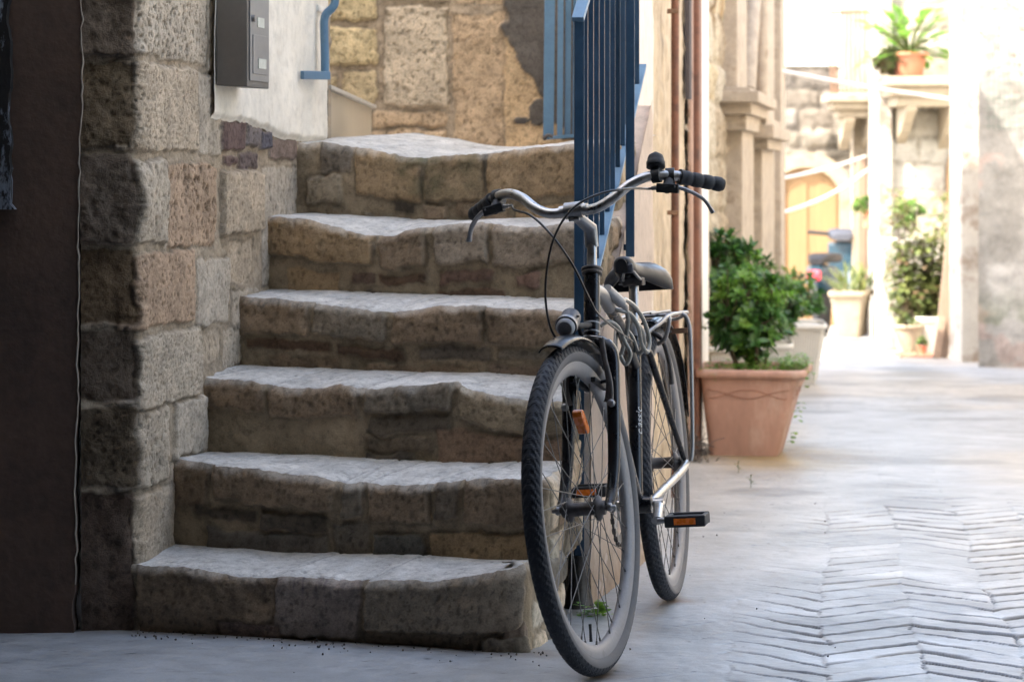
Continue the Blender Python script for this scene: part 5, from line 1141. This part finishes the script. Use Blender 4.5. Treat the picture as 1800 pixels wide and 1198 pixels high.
# ---- frame
BB = Vector((.45, 0, .285)); ht, hb = S(0, 0, .535), S(0, 0, .385); sc_ = Vector((.322, 0, .69))
mb = MB()
mb.tube([hb-AX*.004, ht+AX*.004], .0180, 20)
mb.tube(crv([S(0, 0, .405), (.74, 0, .575), (.60, 0, .43), BB], 6), .0175, 18)
mb.tube([BB, sc_], .0155, 18)
mb.tube([(BB.x, -.036, BB.z), (BB.x, .036, BB.z)], .021, 18)
frm = part(mb, 'frame', 'black')
tube_('top_tube', crv([S(0, 0, .50), (.76, 0, .785), (.66, 0, .752)], 6), .0150, 'alu', frm)
tube_('rear_top_tube', crv([(.665, 0, .754), (.52, 0, .70), (.345, 0, .60)], 6), .0135, 'black', frm)
for s_ in (-1, 1):
    tube_('seat_stay', [(.325, s_*.016, .665), (.29, s_*.028, .63), (.01, s_*.056, .352)], [.008, .009, .007], 'black', frm)
    tube_('chain_stay', crv([(.42, s_*.028, .285), (.33, s_*.04, .30), (.12, s_*.058, .325), (0, s_*.060, .338)], 5), [.0105]*8+[.0105]*8, 'chrome', frm)
    mb = MB(); mb.box((-.018, s_*.052-.002, .318), (.02, s_*.052+.002, .362)); part(mb, 'dropout', 'alu', frm, .003)
for t_ in ((.535, .550), (.372, .386)):
    mb = MB(); mb.lathe([(.012, t_[0]), (.0225, t_[0]), (.0225, (t_[0]+t_[1])/2-.001), (.020, (t_[0]+t_[1])/2), (.0235, (t_[0]+t_[1])/2+.001), (.0235, t_[1]), (.012, t_[1])], Matrix.Translation(A0) @ Rf, 24); part(mb, 'headset', 'dsteel', frm)
for z_ in (.42, .40):
    mb = MB(); mb.lathe([(.018, z_), (.0188, z_+.001), (.0188, z_+.003), (.018, z_+.004)], Matrix.Translation(A0) @ Rf, 24); part(mb, 'head_ring', 'alu', frm)
# lettering on the seat tube
tc = bpy.data.curves.new('lettering', 'FONT'); tc.body = 'classic'; tc.size = .026; tc.extrude = .0003; tc.shear = .25
to = bpy.data.objects.new('tmp_text', tc); C.objects.link(to); bpy.context.view_layer.update()
me = bpy.data.meshes.new_from_object(to.evaluated_get(bpy.context.evaluated_depsgraph_get())); bpy.data.objects.remove(to)
sdv = (sc_-BB).normalized(); nn = Vector((.72, .69, 0)); nn = (nn-sdv*nn.dot(sdv)).normalized(); xx_ = sdv; yy_ = nn.cross(xx_)
for v_ in me.vertices:
    c_ = v_.co.copy(); ang = (c_.y-.009)/.0158
    v_.co = BB+sdv*(.165+c_.x)+(nn*math.cos(ang)+yy_*math.sin(ang))*(.0159+c_.z)
lo = bpy.data.objects.new('lettering', me); me.materials.clear(); finish(lo, M['decal'], frm)
# ---- fork
mb = MB(); 
mb.tube(crv([S(0, -.040, .352), S(.002, -.022, .374), S(.003, 0, .378), S(.002, .022, .374), S(0, .040, .352)], 5), .0165, 14)
fk = part(mb, 'fork', 'black')
for s_ in (-1, 1):
    tube_('fork_leg', crv([S(.0, s_*.030, .372), S(.002, s_*.045, .345), S(.004, s_*.050, .25), S(.006, s_*.052, .12), S(.024, s_*.053, .04), S(.048, s_*.053, 0)], 6), [.0165]*7+[.0165-.007*k/24 for k in range(24)], 'black', fk)
    # V brake arm and pad
    mb = MB(); mb.tube(crv([S(-.004 if 0 else .022, s_*.046, .235), S(.030, s_*.050, .275), S(.034, s_*.040, .33), S(.036, s_*.034, .375)], 6), [.012, .0105, .0095, .009, .0085, .008, .0075, .007, .007, .0065, .0065, .006, .006, .006, .006, .006, .006, .006, .006], 10, flat=.55)
    ba = part(mb, 'brake_arm', 'dsteel', fk)
    mb = MB(); mb.lathe([(.001, 0), (.008, .001), (.008, .009), (.004, .011), (.001, .011)], Matrix.Translation(S(.020, s_*.052, .232)) @ Rf @ Matrix.Rotation(R_(90), 4, 'Y'), 14, 'z'); part(mb, 'pivot_bolt', 'alu', ba)
    mb = MB(); mb.bar(S(-.035, s_*.020, .285), S(.052, s_*.020, .280), .011, .011); mb.tube([S(.012, s_*.02, .284), S(.016, s_*.058, .288)], .004, 8); part(mb, 'brake_pad', 'rubber', ba, .003)
tube_('brake_noodle', crv([S(.036, .034, .376), S(.038, .0, .382), S(.036, -.034, .374)], 5), .0022, 'chrome', fk)
# short front mudguard
def guard(cen, R0, a0, a1, hw, Rm, nm, par, n=26, dropw=.012, mat='black', taper=.25):
    V = []; Fq = []; m = 10
    for i in range(n+1):
        a = a0+(a1-a0)*i/n; ww = hw*(1-taper*max(0, (abs(2*i/n-1)-.5))*1.2)
        for j in range(m+1):
            y_ = -1+2*j/m; rr = R0-dropw*abs(y_)**2.5
            V.append(cen+Rm @ Vector((math.cos(a)*rr, y_*ww, math.sin(a)*rr)))
    for i in range(n):
        for j in range(m): Fq.append((i*(m+1)+j, (i+1)*(m+1)+j, (i+1)*(m+1)+j+1, i*(m+1)+j+1))
    mb = MB(); mb.add(V, Fq, True); o = part(mb, nm, mat, par, fix=False)
    md = o.modifiers.new('thick', 'SOLIDIFY'); md.thickness = .003; return o
R3 = Rf.to_3x3()
guard(S(.05, 0, 0), RW+.022, R_(100), R_(52), .031, R3, 'front_mudguard', fk)
guard(Vector((0, 0, RW)), RW+.026, R_(75), R_(165), .030, Matrix.Identity(3), 'rear_mudguard', bk, dropw=.016)
# ---- front lamp
c0 = W2L(997, 570, 5.10); dl = (R3 @ Vector((1, 0, -.05))).normalized(); fl = MB(); 
ax_ = (BI.to_3x3() @ Vector((-.25, -1, -.35))).normalized()
mb = MB(); mb.tube([c0-ax_*.045, c0-ax_*.040, c0-ax_*.0, c0+ax_*.012], [.016, .0215, .0225, .0225], 24); lamp = part(mb, 'front_lamp', 'greyp')
mb = MB(); mb.tube([c0+ax_*.011, c0+ax_*.020, c0+ax_*.024], [.0200, .0200, .015], 24); part(mb, 'lens', 'lens', lamp)
mb = MB(); mb.tube([c0+ax_*.002, c0+ax_*.012], .0240, 24); part(mb, 'bezel', 'alu', lamp)
tube_('lamp_bracket', [c0-ax_*.015, (c0+S(.02, 0, .42))/2+Vector((0, 0, -.006)), S(.0, 0, .42)], .007, 'rubber', lamp)
mb = MB(); mb.tube([c0-ax_*.01+Vector((0, .02, .012)), W2L(1013, 556, 5.16), W2L(1022, 590, 5.2)], .005, 8, flat=.5); part(mb, 'strap', 'rubber', lamp)
# ---- stem and handlebar
def HB(w_, f, z): w_ -= .012; f += .035; return S(f, w_, (z-RW-.342*(f-.0))/.94+.012)
tube_('stem', [S(0, 0, .545), S(0, 0, .625), S(.006, 0, .645)], .0112, 'chrome')
cl_ = HB(0, .05, .978)
mb = MB(); mb.tube([S(-.002, 0, .600), S(.012, 0, .640), cl_-AX*.010], [.0145, .0160, .0125], 14, flat=.8); mb.tube([cl_-LS*.020, cl_+LS*.020], .0185, 18); mb.lathe([(.001, -.012), (.006, -.012), (.006, .012), (.001, .012)], Matrix.Translation(cl_-CS*.0-AX*.02), 6, 'y'); part(mb, 'stem_clamp', 'alu')
HP = [(0, .05, .978), (.05, .058, .976), (.09, .055, .994), (.125, .042, 1.020), (.165, .022, 1.034), (.21, -.012, 1.030), (.25, -.050, 1.018), (.29, -.092, 1.004)]
full = [HB(-w_, f, z) for w_, f, z in HP[::-1]]+[HB(w_, f, z) for w_, f, z in HP[1:]]
mb = MB(); mb.tube(crv(full, 8), .0112, 18); hbar = part(mb, 'handlebar', 'chrome')
mb = MB(); mb.tube([HB(-.032, .055, .977), HB(.0, .05, .978), HB(.032, .055, .977)], .0132, 18); part(mb, 'sleeve', 'chrome', hbar)
for s_ in (-1, 1):
    a_ = HB(s_*.220, -.022, 1.026); b_ = HB(s_*.295, -.097, 1.001); n = 40; pts = []; rs_ = []
    for k in range(n+1):
        f = k/n; pts.append(a_.lerp(b_, f)); bump = abs(math.sin(f*math.pi*4.0))**.5 if f > .08 else .8
        rs_.append(.0135+.0030*bump if f < .97 else .0135)
    mb = MB(); mb.tube(pts, rs_, 20); mb.tube([a_.lerp(b_, -.02), a_.lerp(b_, .05)], .0175, 20); part(mb, 'grip', 'rubber', hbar)
    # brake lever
    c_ = HB(s_*.200, -.004, 1.032); fwd = CS; dn_ = -AX
    mb = MB(); mb.tube([c_-LS*s_*.009-CS*.004, c_+LS*s_*.010+CS*.0-CS*.008], .0185, 16)
    m1 = c_+fwd*.020+dn_*.030; mb.tube([c_+dn_*.012, c_+fwd*.012+dn_*.030, m1+dn_*.012], [.011, .012, .010], 10)
    mb.bar(m1-LS*s_*.022+dn_*.004, m1+LS*s_*.026+dn_*.010-CS*.006, .018, .020); lv = part(mb, 'brake_lever', 'rubber', hbar, .002)
    p0 = m1+LS*s_*.016+dn_*.006; e_ = b_-a_
    mb = MB(); mb.tube(crv([p0, p0+e_*.35+dn_*.006+fwd*.010, p0+e_*.72+dn_*.020+fwd*.010, p0+e_*.92+dn_*.046+fwd*.004], 6), [.0075]*6+[.0070]*6+[.0065]*4+[.0070, .0080, .0075], 12, flat=.6); part(mb, 'lever_blade', 'alu', lv)
    mb = MB(); q0 = m1-LS*s_*.022+dn_*.004; mb.tube([q0, q0-LS*s_*.012], [.0055, .0045], 10); mb.tube([q0-LS*s_*.012, q0-LS*s_*.020], .003, 8); part(mb, 'cable_adjuster', 'alu', lv)
    if s_ > 0: QL = q0-LS*s_*.020
    else: QR = q0-LS*s_*.020
mb = MB(); bc = HB(.176, .016, 1.034); up_ = (AX+LS*.05).normalized(); Mb = Matrix.Translation(bc) @ Rf @ Matrix.Scale(.88, 4)
mb.lathe([(.008, .008), (.012, .018), (.019, .020), (.0235, .022), (.0235, .036), (.0215, .038), (.0210, .044), (.0180, .053), (.011, .058), (.005, .0595), (.005, .062), (.001, .062)], Mb, 28); bell = part(mb, 'bell', 'rubber')
mb = MB(); mb.tube([bc-LS*.008, bc+LS*.010], .0165, 14); mb.tube([bc, bc+AX*.02], .007, 8); part(mb, 'bell_clamp', 'rubber', bell)
mb = MB(); mb.lathe([(.0226, .0225), (.0235, .024), (.0235, .027), (.0226, .0285)], Mb, 28); part(mb, 'bell_ring', 'black', bell)
def cab(nm, pts): return tube_(nm, crv(pts, 8), .0026, 'cable', n=8)
cab('brake_cable', [QL, W2L(1100, 332, 5.08), W2L(1050, 342, 5.03), W2L(1005, 368, 5.01), W2L(974, 418, 5.0), W2L(960, 485, 5.0), W2L(961, 545, 5.02), W2L(976, 592, 5.08), W2L(1010, 604, 5.1), S(.036, -.034, .374)])
cab('gear_cable', [QR, W2L(905, 369, 5.32), W2L(935, 380, 5.26), W2L(972, 416, 5.2), W2L(1008, 468, 5.16), W2L(1036, 525, 5.17), W2L(1052, 552, 5.22), W2L(1085, 580, 5.4), W2L(1112, 600, 5.65)])
# ---- saddle
V = []; n, m = 24, 15
for i in range(n+1):
    t = i/n; xs_ = .385-.275*t; hw = .024+.060*sst(.30, .85, np.array(t))+.004*math.sin(t*3); hw = float(hw)*(1-.10*max(0, t-.9)*10); top = .874-.012*math.sin(t*math.pi)-.022*t-.012*max(0, 1-t*8)**2
    if t < .06: hw *= .55+.45*t/.06; 
    for j in range(m):
        a = -math.pi*.5+math.pi*j/(m-1); yy2 = math.sin(a); prof = math.cos(a)
        dep_ = .034+.022*float(sst(.3, .8, np.array(t)))
        V.append((xs_, -.010+hw*math.copysign(abs(yy2)**.8, yy2), top-.016*t*abs(yy2)**2-dep_*(1-abs(prof)**.55)))
Fq = [(i*m+j, (i+1)*m+j, (i+1)*m+j+1, i*m+j+1) for i in range(n) for j in range(m-1)]
mb = MB(); mb.add(V, Fq, True); mb.add(V[:m], [tuple(range(m))]); mb.add(V[-m:], [tuple(range(m))[::-1]]); sdl = part(mb, 'saddle', 'vinyl'); md = sdl.modifiers.new('thick', 'SOLIDIFY'); md.thickness = .006
tube_('seat_post', [(.33, 0, .665), (.288, 0, .80)], .0125, 'chrome')
mb = MB(); mb.tube([(.326, 0, .672), (.318, 0, .70)], .0185, 16); mb.tube([(.312, -.022, .688), (.312, .024, .688)], .005, 8); part(mb, 'seat_clamp', 'alu')
for s_ in (-1, 1):
    tube_('saddle_rail', crv([(.365, s_*.008, .838), (.32, s_*.020, .812), (.24, s_*.022, .808), (.15, s_*.045, .828)], 5), .0036, 'alu', sdl, 8)
    mb = MB(); hx = [Vector((.15+.014*math.cos(k*.9), s_*.045+.014*math.sin(k*.9), .795+.0012*k*.9)) for k in range(28)]; mb.tube(hx, .0022, 6); part(mb, 'saddle_spring', 'alu', sdl)
mb = MB(); mb.bar((.31, 0, .805), (.26, 0, .805), .05, .02); part(mb, 'saddle_clamp', 'dsteel', sdl, .003)
mb = MB(); mb.box((.372, -.016, .826), (.384, .016, .850)); part(mb, 'nose_plate', 'greyp', sdl, .005)
# ---- drivetrain
mb = MB()
for k in range(44):
    a0, a1, a2 = [2*math.pi*(k+q_)/44 for q_ in (0, .5, 1)]
    mb.prism([(.070*math.cos(a0), .070*math.sin(a0)), (.088*math.cos(a0), .088*math.sin(a0)), (.093*math.cos(a1), .093*math.sin(a1)), (.088*math.cos(a2), .088*math.sin(a2)), (.070*math.cos(a2), .070*math.sin(a2))], lambda x, y, d: BB+Vector((x, d, y)), -.046, -.043)
for k in range(5):
    a = 2*math.pi*k/5+.3; mb.bar(BB+Vector((0, -.046, 0)), BB+Vector((.073*math.cos(a), -.046, .073*math.sin(a))), .014, .004, up=(0, 1, 0))
crg = part(mb, 'chainring', 'chrome')
mb = MB(); ra_ = Vector((0, -.045, RW)); ncl = 64
def lnk(p, q_):
    mb.bar(p, q_, .008, .008, up=(0, 1, 0))
arc1 = [BB+Vector((.093*math.cos(a), -.0445, .093*math.sin(a))) for a in np.linspace(-math.pi/2, math.pi/2, 22)]
arc2 = [ra_+Vector((.035*math.cos(a), 0, .035*math.sin(a))) for a in np.linspace(math.pi/2, 1.5*math.pi, 10)]
loop = arc1+[arc1[-1].lerp(arc2[0], k/24) for k in range(1, 24)]+arc2+[arc2[-1].lerp(arc1[0], k/24) for k in range(1, 24)]+[arc1[0]]
for k in range(len(loop)-1):
    p, q_ = loop[k], loop[k+1]; mb.bar(p.lerp(q_, .04), p.lerp(q_, .96), .0085 if k % 2 else .006, .0045 if k % 2 else .0085, up=(0, 1, 0))
part(mb, 'chain', 'dsteel')
mb = MB(); mb.lathe([(.010, -.047), (.036, -.046), (.036, -.044), (.010, -.040)], Matrix.Translation((0, 0, RW)), 24, 'y'); part(mb, 'sprocket', 'dsteel')
for s_, xd in ((1, .165), (-1, -.165)):
    e0 = BB+Vector((0, s_*.052, 0)); e1 = BB+Vector((xd, s_*.072, -.022 if s_ > 0 else .022))
    mb = MB(); mb.tube([e0, e0.lerp(e1, .1), e0.lerp(e1, .9), e1], [.016, .012, .010, .014], 12, flat=.7); mb.tube([e0-Vector((0, s_*.012, 0)), e0+Vector((0, s_*.012, 0))], .014, 14); cr_ = part(mb, 'crank', 'chrome')
    mb = MB(); mb.tube([e1, e1+Vector((0, s_*.03, 0))], .007, 10); part(mb, 'spindle', 'alu', cr_)
    y0_, y1_ = e1.y+s_*.022, e1.y+s_*.115
    mb = MB()
    for xo in (-.042, .034):
        mb.box((e1.x+xo, min(y0_, y1_), e1.z-.013), (e1.x+xo+.009, max(y0_, y1_), e1.z+.013))
    for yy3 in (y0_, y1_-s_*.012):
        mb.box((e1.x-.034, min(yy3, yy3+s_*.012), e1.z-.012), (e1.x+.036, max(yy3, yy3+s_*.012), e1.z+.012))
    mb.tube([(e1.x, y0_, e1.z), (e1.x, y1_-s_*.008, e1.z)], .011, 12)
    pd = part(mb, 'pedal', 'rubber', None, .003)
    for xo in (-.0435, .0428):
        mb = MB(); mb.box((e1.x+xo, min(y0_+s_*.022, y1_-s_*.022), e1.z-.007), (e1.x+xo+.0018, max(y0_+s_*.022, y1_-s_*.022), e1.z+.007)); part(mb, 'pedal_reflector', 'orange', pd)
# ---- rear rack
mb = MB()
for s_ in (-1, 1):
    mb.tube(crv([(.30, s_*.018, .675), (.24, s_*.050, .700), (.14, s_*.060, .716), (-.14, s_*.062, .716), (-.20, s_*.056, .712), (-.225, s_*.03, .70), (-.23, 0, .698)], 6), .0050, 10)
rk = part(mb, 'rear_rack', 'alu')
for s_ in (-1, 1):
    tube_('rack_leg', crv([(-.05, s_*.064, .716), (-.055, s_*.078, .700), (-.045, s_*.084, .64), (-.01, s_*.078, .40), (0, s_*.072, .345)], 6), .0055, 'alu', rk, 10)
    tube_('rack_hoop', crv([(.14, s_*.060, .716), (.16, s_*.062, .700), (.13, s_*.045, .66), (.08, s_*.02, .645)], 5), .0055, 'alu', rk, 10)
mb = MB(); mb.tube([(.06, -.06, .716), (.06, .06, .716)], .004, 8); mb.tube([(-.12, -.06, .716), (-.12, .06, .716)], .004, 8)
for y_ in (-.02, .02): mb.tube([(.18, y_, .724), (-.16, y_, .722)], .003, 8)
part(mb, 'rack_crossbars', 'alu', rk)
mb = MB(); mb.box((-.075, -.066, .664), (-.072, .074, .678)); part(mb, 'rack_brace', 'iron', rk)
mb = MB()
for y_ in (-.03, .03): mb.tube([(-.0715, y_, .671), (-.0700, y_, .671)], .004, 10)
part(mb, 'brace_rivet', 'alu', rk)
# ---- rear brake arms
for s_ in (-1, 1):
    tube_('rear_brake_arm', crv([(.10, s_*.050, .545), (.105, s_*.048, .60), (.10, s_*.034, .655), (.10, s_*.01, .675)], 5), .0065, 'dsteel')
# ---- lock hose wound round the seat tube
lkp = [(1062, 538, 5.50), (1088, 545, 5.50), (1108, 552, 5.52), (1122, 575, 5.55), (1128, 605, 5.58), (1138, 618, 5.6), (1141, 595, 5.62), (1130, 560, 5.6), (1112, 535, 5.55), (1095, 528, 5.50), (1104, 560, 5.52), (1098, 600, 5.55), (1088, 628, 5.58), (1082, 600, 5.62), (1088, 570, 5.66), (1110, 590, 5.70), (1122, 620, 5.72), (1132, 608, 5.70), (1128, 580, 5.66), (1110, 556, 5.6)]
lk = thing('bicycle_lock', 'grey vinyl coated coil lock wound round the bicycle frame under the saddle', 'lock', tuple(P(1105, 580, 5.6)))
mb = MB(); mb.tube(crv([P(*q_) for q_ in lkp], 8), .0052, 12); mb.build('lock_hose', M['lock'], lk)
mb = MB(); mb.tube(crv([P(1056, 572, 5.45), P(1070, 565, 5.46), P(1086, 575, 5.48), P(1098, 600, 5.5), P(1108, 622, 5.5), P(1100, 640, 5.5), P(1090, 625, 5.5)], 8), .0050, 12); mb.build('lock_hose', M['lock'], lk)
mb = MB(); mb.tube([P(1066, 508, 5.42), P(1092, 532, 5.46)], .0125, 18); mb.tube([P(1091, 531, 5.46), P(1100, 540, 5.48)], [.010, .007], 14); mb.build('lock_barrel', M['alu'], lk)
